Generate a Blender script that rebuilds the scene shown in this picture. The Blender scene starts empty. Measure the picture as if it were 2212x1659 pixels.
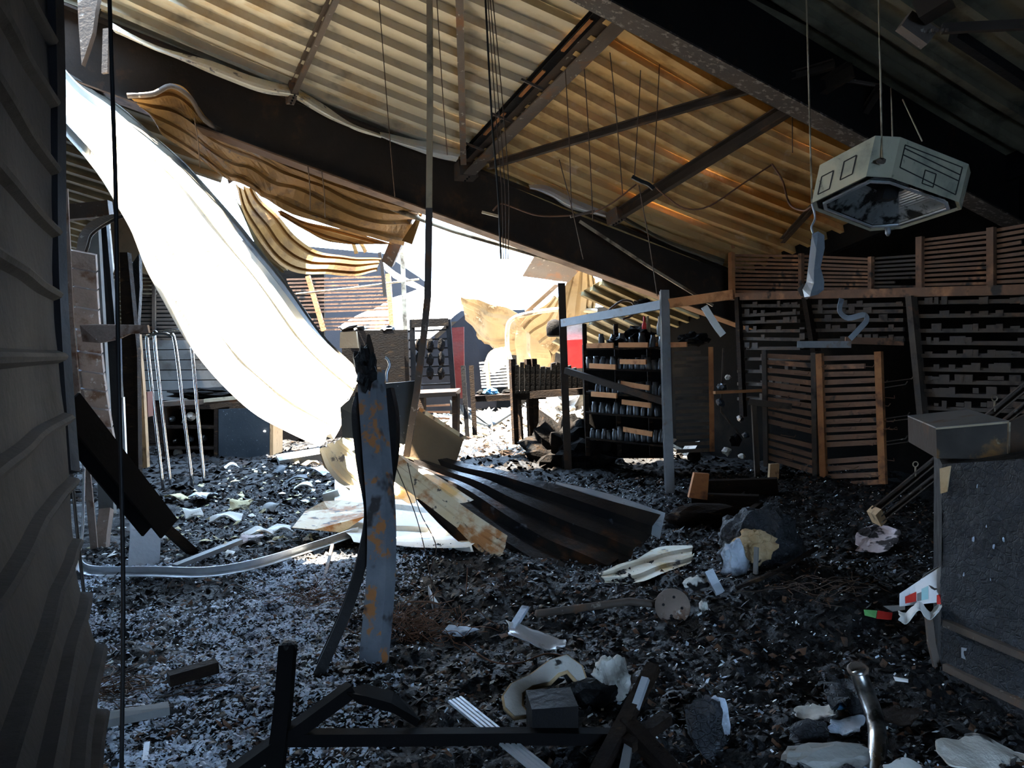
import bpy, math, random
import numpy as np
from mathutils import Vector, Matrix, noise as mnoise

random.seed(7)
scn = bpy.context.scene
COL = scn.collection
# ---------------------------------------------------------------- camera
F = 1736.0                       # focal length in pixels of a 2212 x 1659 frame
PITCH, ROLL = 0.040, 0.020
CAM = Vector((0, 0, 1.6))
_f = Vector((0, math.cos(PITCH), -math.sin(PITCH)))
_r0 = Vector((1, 0, 0)); _u0 = Vector((0, math.sin(PITCH), math.cos(PITCH)))
_r = _r0 * math.cos(ROLL) - _u0 * math.sin(ROLL)
_u = _r0 * math.sin(ROLL) + _u0 * math.cos(ROLL)
cd = bpy.data.cameras.new('camera'); cam = bpy.data.objects.new('camera', cd); COL.objects.link(cam)
cd.sensor_fit = 'HORIZONTAL'; cd.sensor_width = 36.0; cd.lens = F * 36.0 / 2212.0
cd.clip_start = 0.02; cd.clip_end = 200
cam.matrix_world = Matrix(((_r.x, _u.x, -_f.x, CAM.x), (_r.y, _u.y, -_f.y, CAM.y), (_r.z, _u.z, -_f.z, CAM.z), (0, 0, 0, 1)))
scn.camera = cam
# ---------------------------------------------------------------- sky, sun, exposure
world = bpy.data.worlds.new('sky'); scn.world = world; world.use_nodes = True
_bg = world.node_tree.nodes['Background']
_bg.inputs[0].default_value = (0.48, 0.70, 1.0, 1); _bg.inputs[1].default_value = 5.8
SUN_TO = Vector((-0.40, 0.03, 0.915)).normalized()      # direction towards the sun
sd = bpy.data.lights.new('sun', 'SUN'); sd.energy = 34.0; sd.angle = 0.009; sd.color = (1.0, 0.90, 0.74)
so = bpy.data.objects.new('sun', sd); COL.objects.link(so)
so.rotation_euler = (-SUN_TO).to_track_quat('-Z', 'Y').to_euler(); so.location = (-8, -4, 12)
vs = scn.view_settings
vs.view_transform = 'Standard'; vs.look = 'None'; vs.gamma = 1.0; vs.use_curve_mapping = False
vs.exposure = 2.1
scn.display_settings.display_device = 'sRGB'
scn.cycles.max_bounces = 7; scn.cycles.diffuse_bounces = 6; scn.cycles.glossy_bounces = 4
scn.cycles.use_denoising = True
scn.cycles.sample_clamp_indirect = 8.0
scn.cycles.caustics_reflective = False; scn.cycles.caustics_refractive = False

# ---------------------------------------------------------------- placing helpers
def ray(px, py):
    return _f + _r * ((px - 1106.0) / F) + _u * ((829.5 - py) / F)
def P(px, py, d):
    return CAM + ray(px, py) * d
def hit(px, py, p0, n):
    r = ray(px, py); return CAM + r * ((p0 - CAM).dot(n) / r.dot(n))

# ground relief, used by the floor mesh and by everything that lies on it
_rng = np.random.RandomState(3)
_lat = _rng.rand(64, 64)
def vnoise(x, y):
    xi = np.floor(x).astype(int); yi = np.floor(y).astype(int)
    fx = x - xi; fy = y - yi
    fx = fx * fx * (3 - 2 * fx); fy = fy * fy * (3 - 2 * fy)
    a = _lat[xi % 64, yi % 64]; b = _lat[(xi + 1) % 64, yi % 64]
    c = _lat[xi % 64, (yi + 1) % 64]; d = _lat[(xi + 1) % 64, (yi + 1) % 64]
    return (a * (1 - fx) + b * fx) * (1 - fy) + (c * (1 - fx) + d * fx) * fy
def gs(x, y, cx, cy, sx, sy, h):
    return h * np.exp(-((x - cx) / sx) ** 2 - ((y - cy) / sy) ** 2)
def Hn(x, y, fine=True):
    h = 0.01 + 0.10 * vnoise(x * .9 + 7, y * .9 + 3) + 0.06 * vnoise(x * 2.3 + 1, y * 2.3 + 9)
    h = h + gs(x, y, -.45, 5.1, .8, .6, .20) + gs(x, y, 1.6, 4.6, .8, .7, .12) + gs(x, y, 3.0, 7.6, 1.6, 1.5, .16)
    h = h + gs(x, y, 1.0, 11.6, .9, .9, .5) + gs(x, y, .3, 14.5, 2.2, 1.6, .35) + gs(x, y, -.2, 9.6, .8, .7, .22) + gs(x, y, 1.9, 3.0, .6, .5, .06)
    if fine:
        h = h + 0.045 * vnoise(x * 6, y * 6) + 0.03 * vnoise(x * 14 + 5, y * 14) + 0.018 * vnoise(x * 31, y * 31 + 4)
    return h
def H(x, y):
    return float(Hn(np.array([x]), np.array([y]))[0])
def G(px, py, lift=0.0):
    r = ray(px, py); d0, d = 0.6, 0.6
    while d < 60:
        p = CAM + r * d
        if p.z < H(p.x, p.y): break
        d0 = d; d += 0.05 + d * .01
    for _ in range(14):
        m = (d0 + d) / 2; p = CAM + r * m
        if p.z < H(p.x, p.y): d = m
        else: d0 = m
    p = CAM + r * d; p.z += lift
    return p

# ---------------------------------------------------------------- mesh collector
class MB:
    def __init__(s): s.v = []; s.f = []; s.sm = False
    def add(s, vs_, fs):
        o = len(s.v); s.v += [Vector(p) for p in vs_]; s.f += [tuple(i + o for i in f) for f in fs]; return s
    def box(s, c, ax, ay, az):
        c, ax, ay, az = map(Vector, (c, ax, ay, az))
        vs_ = [c + ax * i + ay * j + az * k for i in (-1, 1) for j in (-1, 1) for k in (-1, 1)]
        return s.add(vs_, [(0, 1, 3, 2), (4, 6, 7, 5), (0, 4, 5, 1), (2, 3, 7, 6), (0, 2, 6, 4), (1, 5, 7, 3)])
    def bar(s, p0, p1, w, h, up=(0, 0, 1)):
        p0 = Vector(p0); p1 = Vector(p1); t = (p1 - p0).normalized()
        a = t.cross(Vector(up)); a = a.normalized() if a.length > 1e-4 else Vector((1, 0, 0)); b = a.cross(t)
        return s.box((p0 + p1) / 2, (p1 - p0) / 2, a * (w / 2), b * (h / 2))
    def sweep(s, pts, prof, up=(0, 0, 1), closed=True, scale=None, twist=None):
        pts = [Vector(p) for p in pts]; n = len(pts); m = len(prof); vs_ = []; fs = []
        for i, p in enumerate(pts):
            t = (pts[min(i + 1, n - 1)] - pts[max(i - 1, 0)]).normalized()
            a = t.cross(Vector(up)); a = a.normalized() if a.length > 1e-3 else Vector((1, 0, 0)); b = a.cross(t)
            if twist:
                c_, s_ = math.cos(twist[i]), math.sin(twist[i]); a, b = a * c_ + b * s_, b * c_ - a * s_
            k = scale[i] if scale else 1
            vs_ += [p + a * (x * k) + b * (y * k) for x, y in prof]
        mm = m if closed else m - 1
        for i in range(n - 1):
            for j in range(mm):
                fs.append((i * m + j, i * m + (j + 1) % m, (i + 1) * m + (j + 1) % m, (i + 1) * m + j))
        if closed: fs += [tuple(range(m - 1, -1, -1)), tuple((n - 1) * m + j for j in range(m))]
        return s.add(vs_, fs)
    def tube(s, pts, r, n=8, scale=None):
        s.sm = True; pts = [Vector(p) for p in pts]; m = len(pts); vs_ = []; fs = []; a = None
        for i, p in enumerate(pts):
            t = (pts[min(i + 1, m - 1)] - pts[max(i - 1, 0)]).normalized()
            a = (a - t * a.dot(t)) if a is not None else t.orthogonal(); a.normalize(); b = t.cross(a); k = r * (scale[i] if scale else 1)
            vs_ += [p + (a * math.cos(2 * math.pi * q / n) + b * math.sin(2 * math.pi * q / n)) * k for q in range(n)]
        for i in range(m - 1):
            for q in range(n): fs.append((i * n + q, i * n + (q + 1) % n, (i + 1) * n + (q + 1) % n, (i + 1) * n + q))
        fs += [tuple(range(n - 1, -1, -1)), tuple((m - 1) * n + q for q in range(n))]
        return s.add(vs_, fs)
    def prism(s, outline, vec):
        outline = [Vector(p) for p in outline]; vec = Vector(vec); n = len(outline)
        return s.add(outline + [p + vec for p in outline],
                     [tuple(range(n - 1, -1, -1)), tuple(range(n, 2 * n))] + [(i, (i + 1) % n, n + (i + 1) % n, n + i) for i in range(n)])
    def grid(s, rows):
        n = len(rows); m = len(rows[0])
        return s.add([p for r in rows for p in r], [(i * m + j, i * m + j + 1, (i + 1) * m + j + 1, (i + 1) * m + j) for i in range(n - 1) for j in range(m - 1)])
    def lathe(s, c, prof, n=10, axis=(0, 0, 1), phase=0.0):
        c = Vector(c); ax = Vector(axis).normalized(); a = ax.orthogonal().normalized(); b = ax.cross(a); vs_ = []; m = len(prof); fs = []
        for k in range(n):
            t = 2 * math.pi * k / n + phase
            vs_ += [c + ax * z + (a * math.cos(t) + b * math.sin(t)) * r for r, z in prof]
        for k in range(n):
            for j in range(m - 1):
                fs.append((k * m + j, ((k + 1) % n) * m + j, ((k + 1) % n) * m + j + 1, k * m + j + 1))
        fs += [tuple(k * m for k in range(n - 1, -1, -1)), tuple(k * m + m - 1 for k in range(n))]
        s.sm = True
        return s.add(vs_, fs)
    def blob(s, c, rx, ry, rz, seed=0, amp=.35, freq=2.2, sub=3, rot=0.0):
        import bmesh
        bm = bmesh.new(); bmesh.ops.create_icosphere(bm, subdivisions=sub, radius=1)
        c = Vector(c); cr, sr = math.cos(rot), math.sin(rot); vs_ = []
        for v in bm.verts:
            p = v.co; k = 1 + amp * (mnoise.noise(p * freq + Vector((seed * 3.1, seed * 1.7, seed))) + .5 * mnoise.noise(p * freq * 2.7 + Vector((seed, 0, 0))))
            q = Vector((p.x * rx * k, p.y * ry * k, p.z * rz * k)); vs_.append(c + Vector((q.x * cr - q.y * sr, q.x * sr + q.y * cr, q.z)))
        fs = [tuple(v.index for v in f.verts) for f in bm.faces]; bm.free()
        return s.add(vs_, fs)
    def mesh(s, name, base, mat, smooth=None):
        me = bpy.data.meshes.new(name); b = Vector(base)
        me.from_pydata([tuple(p - b) for p in s.v], [], s.f); me.materials.append(mat)
        if (s.sm if smooth is None else smooth): me.polygons.foreach_set('use_smooth', [True] * len(me.polygons))
        me.update(); return me

def tagp(o, label=None, cat=None, group=None, kind=None):
    if label: o['label'] = label
    if cat: o['category'] = cat
    if group: o['group'] = group
    if kind: o['kind'] = kind
    return o
def base_of(mb):
    xs = [p.x for p in mb.v]; ys = [p.y for p in mb.v]; zs = [p.z for p in mb.v]
    return Vector(((min(xs) + max(xs)) / 2, (min(ys) + max(ys)) / 2, min(zs)))
def thick(o, t):
    m = o.modifiers.new('thickness', 'SOLIDIFY'); m.thickness = t; m.offset = 0; return o
def one(name, mb, mat, label=None, cat=None, group=None, kind=None, sheet=0, smooth=None):
    b = base_of(mb); o = bpy.data.objects.new(name, mb.mesh(name, b, mat, smooth)); COL.objects.link(o); o.location = b
    if sheet: thick(o, sheet)
    return tagp(o, label, cat, group, kind)
class T:
    def __init__(s, name, base, label=None, cat=None, group=None, kind=None):
        s.o = bpy.data.objects.new(name, None); COL.objects.link(s.o); s.b = Vector(base); s.o.location = s.b; s.o.empty_display_size = .1
        tagp(s.o, label, cat, group, kind)
    def part(s, name, mb, mat, under=None, label=None, sheet=0, kind=None, smooth=None):
        o = bpy.data.objects.new(name, mb.mesh(name, s.b, mat, smooth)); COL.objects.link(o); o.parent = under or s.o
        if sheet: thick(o, sheet)
        return tagp(o, label, None, None, kind)
def cat_mull(pts, n):
    pts = [Vector(p) for p in pts]; k = len(pts); out = []
    if k == 2: return [pts[0].lerp(pts[1], i / (n - 1)) for i in range(n)]
    for i in range(n):
        t = i / (n - 1) * (k - 1); j = min(int(t), k - 2); t -= j
        p1, p2 = pts[j], pts[j + 1]; p0 = pts[j - 1] if j else p1 * 2 - p2; p3 = pts[j + 2] if j + 2 < k else p2 * 2 - p1
        out.append(.5 * ((2 * p1) + (p2 - p0) * t + (2 * p0 - 5 * p1 + 4 * p2 - p3) * t * t + (3 * p1 - p0 - 3 * p2 + p3) * t ** 3))
    return out
def lin(pts, n):
    pts = [Vector(p) for p in pts]; k = len(pts); out = []
    for i in range(n):
        t = i / (n - 1) * (k - 1); j = min(int(t), k - 2); out.append(pts[j].lerp(pts[j + 1], t - j))
    return out
def ribbed(rows, nu, ribs, hgt, rib_w=.22, slope=.35, flip=1, jag=0.0, seed=0, dent=0.0, edge=True):
    """rows: polylines along the ribs, laid side by side; returns a profiled metal sheet surface."""
    R_ = [cat_mull(r, nu) for r in rows]
    vs_ = []
    for k in range(ribs):
        c = (k + .5) / ribs; w = rib_w / ribs / 2; sl = w * (1 + slope * 2)
        vs_ += [(c - sl, 0), (c - w, 1), (c + w, 1), (c + sl, 0)]
    if edge: vs_ = [(0, 0)] + vs_ + [(1, 0)]
    mb = MB(); cols = [cat_mull([r[i] for r in R_], 41) for i in range(nu)]
    def at(i, v):
        t = v * 40; j = min(int(t), 39); return cols[i][j].lerp(cols[i][j + 1], t - j)
    rnd = random.Random(seed); grid = []
    j0 = [rnd.uniform(0, jag) for _ in vs_]; j1 = [rnd.uniform(0, jag) for _ in vs_]
    for q, (v, h) in enumerate(vs_):
        row = []
        for i in range(nu):
            t = i / (nu - 1); t = j0[q] + t * (1 - j0[q] - j1[q]); x = t * (nu - 1); a = min(int(x), nu - 2); fr = x - a
            p = at(a, v).lerp(at(a + 1, v), fr)
            du = at(min(a + 1, nu - 1), v) - at(max(a, 0), v); dv = at(a, min(v + .02, 1)) - at(a, max(v - .02, 0))
            nn = du.cross(dv).normalized() * flip
            off = h * hgt
            if dent: off += dent * mnoise.noise(p * 2.3 + Vector((seed, 0, 0)))
            row.append(p + nn * off)
        grid.append(row)
    return mb.grid(grid)
def crinkle(rows, nx=14, ny=10, amp=.012, seed=0, freq=9.0, ragged=.25):
    """a crumpled sheet through the given rows of points, with a ragged outline"""
    r_ = [cat_mull(r, nx) for r in rows]; cols = [cat_mull([r[i] for r in r_], ny) for i in range(nx)]; g = []
    for j in range(ny):
        row = []
        for i in range(nx):
            p = cols[i][j]; q = p * freq + Vector((seed * 2.3, seed, 0))
            d = Vector((mnoise.noise(q), mnoise.noise(q + Vector((7, 0, 0))), mnoise.noise(q + Vector((0, 9, 0))) * 1.6)) * amp
            e = min(i, nx - 1 - i, j, ny - 1 - j)
            if e == 0: d += (cols[nx // 2][ny // 2] - p) * (ragged * max(0, mnoise.noise(q * 2.1) + .15))
            row.append(p + d)
        g.append(row)
    return MB().grid(g)
def PL(lst, d0=None, d1=None):
    """pixel polyline to points; items (px,py) with depth running d0..d1, or (px,py,d)."""
    n = len(lst); return [P(q[0], q[1], q[2] if len(q) > 2 else d0 + (d1 - d0) * i / max(n - 1, 1)) for i, q in enumerate(lst)]
def RECT(w, h): return [(-w / 2, -h / 2), (w / 2, -h / 2), (w / 2, h / 2), (-w / 2, h / 2)]
def CH(w, h, t): return [(-w / 2, -h / 2), (w / 2, -h / 2), (w / 2, -h / 2 + t), (-w / 2 + t, -h / 2 + t), (-w / 2 + t, h / 2 - t), (w / 2, h / 2 - t), (w / 2, h / 2), (-w / 2, h / 2)]
def IB(w, h, tf, tw): return [(-w / 2, -h / 2), (w / 2, -h / 2), (w / 2, -h / 2 + tf), (tw / 2, -h / 2 + tf), (tw / 2, h / 2 - tf), (w / 2, h / 2 - tf), (w / 2, h / 2), (-w / 2, h / 2), (-w / 2, h / 2 - tf), (-tw / 2, h / 2 - tf), (-tw / 2, -h / 2 + tf), (-w / 2, -h / 2 + tf)]
def LP(w, h, t): return [(0, 0), (w, 0), (w, t), (t, t), (t, h), (0, h)]
# ---------------------------------------------------------------- materials
def pm(name, c1, c2, scale=3.0, c3=None, s3=6.0, t3=(.55, .66), c4=None, s4=14.0, t4=(.6, .68), rough=(.55, .8), metal=0.0, bump=.25, bscale=30.0,
       stretch=(1, 1, 1), spec=.2, crack=0.0, cscale=14.0, rotate=(0, 0, 0)):
    m = bpy.data.materials.new(name); m.use_nodes = True; nt = m.node_tree; N = nt.nodes; L = nt.links
    b = N['Principled BSDF']; tc = N.new('ShaderNodeTexCoord'); mp = N.new('ShaderNodeMapping'); mp.inputs['Scale'].default_value = stretch
    mp.inputs['Rotation'].default_value = rotate
    L.new(tc.outputs['Object'], mp.inputs['Vector'])
    def nz(s, det=6, rg=.6):
        n = N.new('ShaderNodeTexNoise'); n.inputs['Scale'].default_value = s; n.inputs['Detail'].default_value = det; n.inputs['Roughness'].default_value = rg
        L.new(mp.outputs[0], n.inputs['Vector']); return n.outputs['Fac']
    def ramp(src, a, e):
        r = N.new('ShaderNodeMapRange'); r.inputs['From Min'].default_value = a; r.inputs['From Max'].default_value = e; r.clamp = True
        L.new(src, r.inputs['Value']); return r.outputs[0]
    def mix(fac, a, c):
        x = N.new('ShaderNodeMix'); x.data_type = 'RGBA'; L.new(fac, x.inputs['Factor'])
        if isinstance(a, tuple): x.inputs['A'].default_value = (*a, 1)
        else: L.new(a, x.inputs['A'])
        x.inputs['B'].default_value = (*c, 1); return x.outputs['Result']
    n1 = nz(scale); col = mix(ramp(n1, .35, .65), c1, c2)
    if c3: col = mix(ramp(nz(s3), *t3), col, c3)
    if c4: col = mix(ramp(nz(s4, 3), *t4), col, c4)
    bh = nz(bscale, 5)
    if crack:
        vo = N.new('ShaderNodeTexVoronoi'); vo.feature = 'DISTANCE_TO_EDGE'; vo.inputs['Scale'].default_value = cscale; L.new(mp.outputs[0], vo.inputs['Vector'])
        cr = ramp(vo.outputs['Distance'], 0.0, .09)
        mm = N.new('ShaderNodeMath'); mm.operation = 'MULTIPLY_ADD'; L.new(cr, mm.inputs[0]); mm.inputs[1].default_value = crack; L.new(bh, mm.inputs[2]); bh = mm.outputs[0]
    L.new(col, b.inputs['Base Color'])
    r = N.new('ShaderNodeMapRange'); r.inputs['To Min'].default_value = rough[0]; r.inputs['To Max'].default_value = rough[1]; r.inputs['From Min'].default_value = .3; r.inputs['From Max'].default_value = .7
    L.new(n1, r.inputs['Value']); L.new(r.outputs[0], b.inputs['Roughness'])
    b.inputs['Metallic'].default_value = metal; b.inputs['Specular IOR Level'].default_value = spec
    if bump:
        bp = N.new('ShaderNodeBump'); bp.inputs['Strength'].default_value = bump; bp.inputs['Distance'].default_value = .02; L.new(bh, bp.inputs['Height']); L.new(bp.outputs[0], b.inputs['Normal'])
    return m
M = {}
M['roof_tan'] = pm('roof_tan', (.56, .34, .13), (.66, .45, .21), 1.1, (.32, .18, .065), 2.3, (.52, .72), (.68, .52, .32), 5.0, (.62, .74), rough=(0.6, 0.8), bump=.12, spec=0.1)
M['roof_pale'] = pm('roof_pale', (.50, .43, .31), (.62, .54, .40), 1.0, (.46, .31, .15), 1.9, (.55, .75), (.20, .17, .13), 3.1, (.60, .78), rough=(0.6, 0.8), bump=.12, spec=0.1)
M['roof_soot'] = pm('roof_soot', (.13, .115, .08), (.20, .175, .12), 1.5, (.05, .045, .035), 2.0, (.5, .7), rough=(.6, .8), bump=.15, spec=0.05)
M['roof_orange'] = pm('roof_orange', (.20, .095, .022), (.26, .135, .038), 1.4, (.10, .048, .016), 3.2, (.54, .70), (.12, .07, .035), 7.0, (.62, .72), rough=(.4, .65), bump=.2, stretch=(1, 1, 1.6))
M['sheet_white'] = pm('sheet_white', (.62, .60, .53), (.70, .68, .63), 1.3, (.72, .62, .36), 2.4, (.58, .70), (.45, .46, .46), 5.0, (.66, .74), rough=(.4, .6), bump=.12)
M['sheet_cream'] = pm('sheet_cream', (.78, .72, .56), (.84, .80, .70), 2.2, (.62, .46, .22), 3.4, (.52, .64), (.22, .20, .19), 9.0, (.62, .68), rough=(.45, .7), bump=.25)
M['sheet_back'] = pm('sheet_back', (.10, .095, .085), (.20, .18, .14), 1.7, (.04, .038, .035), 3.0, (.5, .65), rough=(.4, .6), metal=.3, bump=.15)
M['sheet_rust'] = pm('sheet_rust', (.62, .47, .26), (.70, .60, .44), 3.0, (.42, .18, .06), 5.0, (.48, .60), (.09, .07, .06), 11.0, (.60, .66), rough=(.5, .75), bump=.3)
M['sheet_dark'] = pm('sheet_dark', (.014, .014, .016), (.028, .022, .018), 2.2, (.11, .045, .018), 3.2, (.55, .70), (.16, .19, .24), 5.5, (.66, .76), rough=(.3, .55), metal=.4, bump=.3)
M['steel_dark'] = pm('steel_dark', (.032, .024, .019), (.052, .037, .028), 2.0, (.09, .047, .025), 4.0, (.56, .70), rough=(0.6, 0.8), bump=.15, spec=0.12)
M['steel_brown'] = pm('steel_brown', (.075, .058, .048), (.12, .090, .070), 2.5, (.16, .075, .035), 5.0, (.55, .68), (.30, .26, .22), 14.0, (.64, .7), rough=(.5, .75), bump=.2)
M['steel_flaked'] = pm('steel_flaked', (.035, .028, .024), (.06, .045, .035), 2.0, (.15, .13, .11), 22.0, (.55, .62), rough=(.6, .85), bump=.4)
M['steel_black'] = pm('steel_black', (.006, .006, .007), (.012, .010, .009), 4.0, (.028, .015, .009), 6.0, (.6, .7), rough=(.4, .65), bump=.2, spec=0.15)
M['steel_grey'] = pm('steel_grey', (.14, .145, .15), (.21, .21, .21), 4.0, (.16, .10, .06), 6.0, (.58, .7), rough=(.4, .6), metal=.3, bump=.15)
M['post_lit'] = pm('post_lit', (.13, .145, .17), (.21, .225, .25), 4.0, (.40, .17, .06), 9.0, (.55, .60), (.05, .045, .045), 6.0, (.60, .68), rough=(.45, .7), bump=.2)
M['rust'] = pm('rust', (.30, .115, .042), (.40, .17, .065), 5.0, (.12, .055, .03), 4.0, (.52, .65), rough=(.7, .9), bump=.35)
M['rust_bright'] = pm('rust_bright', (.46, .19, .075), (.52, .25, .11), 6.0, (.24, .10, .045), 5.0, (.55, .68), rough=(.7, .9), bump=.3)
M['slat_rust'] = pm('slat_rust', (.15, .085, .055), (.22, .115, .065), 5.0, (.36, .17, .085), 3.0, (.56, .66), (.045, .038, .034), 5.0, (.57, .67), rough=(.65, .85), bump=.3)
M['slat_dark'] = pm('slat_dark', (.055, .044, .036), (.085, .062, .045), 5.0, (.15, .075, .04), 3.5, (.58, .68), (.018, .016, .015), 4.0, (.55, .67), rough=(.6, .85), bump=.3)
M['upright_rust'] = pm('upright_rust', (.22, .165, .135), (.30, .225, .185), 6.0, (.14, .075, .045), 7.0, (.52, .64), (.46, .41, .37), 16.0, (.62, .7), rough=(.6, .85), bump=.3)
M['char'] = pm('char', (.0035, .0035, .004), (.008, .008, .009), 8.0, (.017, .019, .023), 20.0, (.6, .72), rough=(.45, .75), bump=.8, bscale=26, spec=0.25)
M['char_crackle'] = pm('char_crackle', (.022, .024, .027), (.040, .043, .050), 5.0, (.075, .082, .095), 30.0, (.62, .70), rough=(.45, .7), bump=.7, bscale=70, crack=.45, cscale=34)
M['ash'] = pm('ash', (.40, .46, .55), (.58, .64, .72), 14.0, (.20, .22, .26), 9.0, (.5, .62), rough=(.7, .9), bump=.4)
M['fleck'] = pm('fleck', (.72, .74, .78), (.88, .88, .88), 5.0, rough=(.5, .7), bump=0)
M['brown_bits'] = pm('brown_bits', (.07, .038, .022), (.11, .055, .03), 9.0, (.05, .04, .035), 6.0, (.5, .6), rough=(.7, .9), bump=.3)
M['wood_char'] = pm('wood_char', (.012, .009, .008), (.024, .016, .011), 5.0, (.07, .040, .02), 6.0, (.6, .7), rough=(.6, .85), bump=.6, stretch=(1, 1, 3), spec=0.04)
M['wood_tan'] = pm('wood_tan', (.36, .22, .11), (.46, .30, .16), 5.0, (.14, .08, .045), 5.0, (.55, .66), rough=(.6, .85), bump=.3, stretch=(3, 3, 1))
M['chrome'] = pm('chrome', (.66, .66, .66), (.78, .76, .72), 3.0, (.32, .22, .12), 1.2, (.60, .78), rough=(.12, .28), metal=1.0, bump=0)
M['chrome_dull'] = pm('chrome_dull', (.40, .40, .40), (.55, .54, .52), 5.0, (.06, .055, .05), 5.0, (.52, .62), rough=(.2, .4), metal=1.0, bump=.05)
M['alu'] = pm('alu', (.52, .55, .58), (.64, .66, .68), 4.0, (.20, .20, .21), 9.0, (.6, .7), rough=(.35, .55), metal=.6, bump=.15)
M['alu_grey'] = pm('alu_grey', (.34, .37, .41), (.44, .47, .50), 3.0, (.14, .14, .15), 6.0, (.58, .7), rough=(.4, .6), metal=.4, bump=.2)
M['reflector'] = pm('reflector', (.55, .56, .56), (.75, .75, .74), 6.0, (.05, .048, .045), 6.0, (.50, .58), rough=(.25, .45), metal=.8, bump=.1)
M['enamel'] = pm('enamel', (.46, .42, .30), (.53, .49, .36), 2.0, (.28, .28, .22), 4.0, (.5, .7), (.14, .13, .10), 16.0, (.66, .74), rough=(.5, .7), bump=.06)
M['shutter'] = pm('shutter', (.018, .019, .021), (.030, .030, .031), 1.6, (.010, .010, .012), 2.4, (.5, .7), rough=(0.85, 0.95), bump=.15, spec=0.05)
M['shutter_edge'] = pm('shutter_edge', (.006, .006, .008), (.012, .012, .014), 3.0, rough=(.5, .7), bump=.1)
M['foam'] = pm('foam', (.62, .60, .54), (.70, .69, .65), 6.0, (.42, .28, .13), 9.0, (.54, .62), (.016, .015, .015), 7.0, (.47, .52), rough=(.8, .95), bump=.5)
M['foam_core'] = pm('foam_core', (.42, .28, .14), (.54, .40, .24), 9.0, (.70, .66, .58), 5.0, (.6, .7), (.04, .03, .025), 8.0, (.6, .66), rough=(.8, .95), bump=.6)
M['paper'] = pm('paper', (.62, .61, .58), (.74, .73, .70), 3.0, (.36, .33, .28), 6.0, (.55, .7), (.05, .045, .04), 6.0, (.64, .7), rough=(.7, .9), bump=.2)
M['paper_clean'] = pm('paper_clean', (.80, .82, .84), (.86, .87, .88), 3.0, rough=(.5, .7), bump=.08)
M['paper_yellow'] = pm('paper_yellow', (.44, .38, .20), (.54, .48, .30), 4.0, (.10, .09, .06), 7.0, (.54, .62), rough=(.7, .9), bump=.3)
M['paper_pink'] = pm('paper_pink', (.52, .42, .42), (.60, .52, .52), 12.0, (.04, .035, .035), 9.0, (.50, .56), rough=(.7, .9), bump=.3)
M['red'] = pm('red', (.62, .035, .03), (.72, .06, .045), 4.0, rough=(.4, .6), bump=.05)
M['red_dark'] = pm('red_dark', (.07, .008, .007), (.10, .014, .011), 3.0, (.05, .02, .018), 3.0, (.5, .65), rough=(.5, .7), bump=.1)
M['green'] = pm('green', (.16, .46, .14), (.22, .55, .20), 4.0, rough=(.4, .6), bump=.05)
M['blue'] = pm('blue', (.08, .30, .62), (.14, .42, .74), 4.0, (.03, .08, .16), 5.0, (.6, .7), rough=(.4, .6), bump=.2)
M['teal'] = pm('teal', (.25, .55, .60), (.40, .66, .70), 4.0, rough=(.4, .6), bump=.05)
M['black_ink'] = pm('black_ink', (.012, .012, .014), (.02, .02, .022), 4.0, rough=(.4, .6), bump=0)
M['concrete'] = pm('concrete', (.24, .24, .23), (.32, .31, .29), 3.0, (.13, .12, .11), 4.0, (.5, .65), rough=(.8, .95), bump=.3)
M['board_grey'] = pm('board_grey', (.15, .155, .155), (.20, .20, .19), 1.2, (.08, .07, .06), 2.0, (.5, .7), rough=(.6, .8), bump=.15)
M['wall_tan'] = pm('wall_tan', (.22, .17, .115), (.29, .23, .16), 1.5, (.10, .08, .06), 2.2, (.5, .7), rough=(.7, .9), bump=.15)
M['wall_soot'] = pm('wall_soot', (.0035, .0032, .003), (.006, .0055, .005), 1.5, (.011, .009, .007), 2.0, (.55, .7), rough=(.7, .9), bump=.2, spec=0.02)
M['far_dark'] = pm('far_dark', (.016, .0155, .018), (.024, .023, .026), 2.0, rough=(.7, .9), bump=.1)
M['tan_panel'] = pm('tan_panel', (.16, .11, .065), (.21, .15, .09), 1.6, (.06, .04, .023), 2.0, (.54, .72), rough=(.5, .7), bump=.1)
M['blue_panel'] = pm('blue_panel', (.020, .026, .033), (.032, .040, .048), 2.0, (.16, .18, .20), 40.0, (.66, .70), rough=(.5, .7), bump=.1)
M['wire'] = pm('wire', (.06, .042, .032), (.10, .06, .04), 9.0, rough=(.6, .8), bump=0)
M['wire_black'] = pm('wire_black', (.008, .008, .009), (.012, .012, .013), 9.0, rough=(.5, .7), bump=0)
M['wire_rust'] = pm('wire_rust', (.10, .05, .030), (.15, .07, .04), 9.0, rough=(.7, .85), bump=0)
M['cord_pale'] = pm('cord_pale', (.34, .28, .19), (.42, .35, .25), 9.0, (.12, .09, .06), 4.0, (.5, .6), rough=(.7, .85), bump=.1)
M['pole'] = pm('pole', (.56, .39, .22), (.62, .46, .28), 2.0, (.15, .12, .085), 2.0, (.52, .66), rough=(.5, .75), bump=.15)
M['jar'] = pm('jar', (.022, .024, .027), (.05, .055, .06), 12.0, (.10, .11, .12), 14.0, (.6, .68), rough=(.25, .5), bump=.2, spec=.6)
M['goods'] = pm('goods', (.005, .005, .005), (.011, .009, .008), 9.0, (.022, .015, .010), 9.0, (.58, .68), rough=(.6, .8), bump=.7, spec=0.03)
M['debris_pale'] = pm('debris_pale', (.48, .44, .38), (.60, .57, .52), 5.0, (.26, .20, .15), 4.0, (.54, .66), (.06, .05, .045), 8.0, (.6, .66), rough=(.7, .9), bump=.5)
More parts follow.
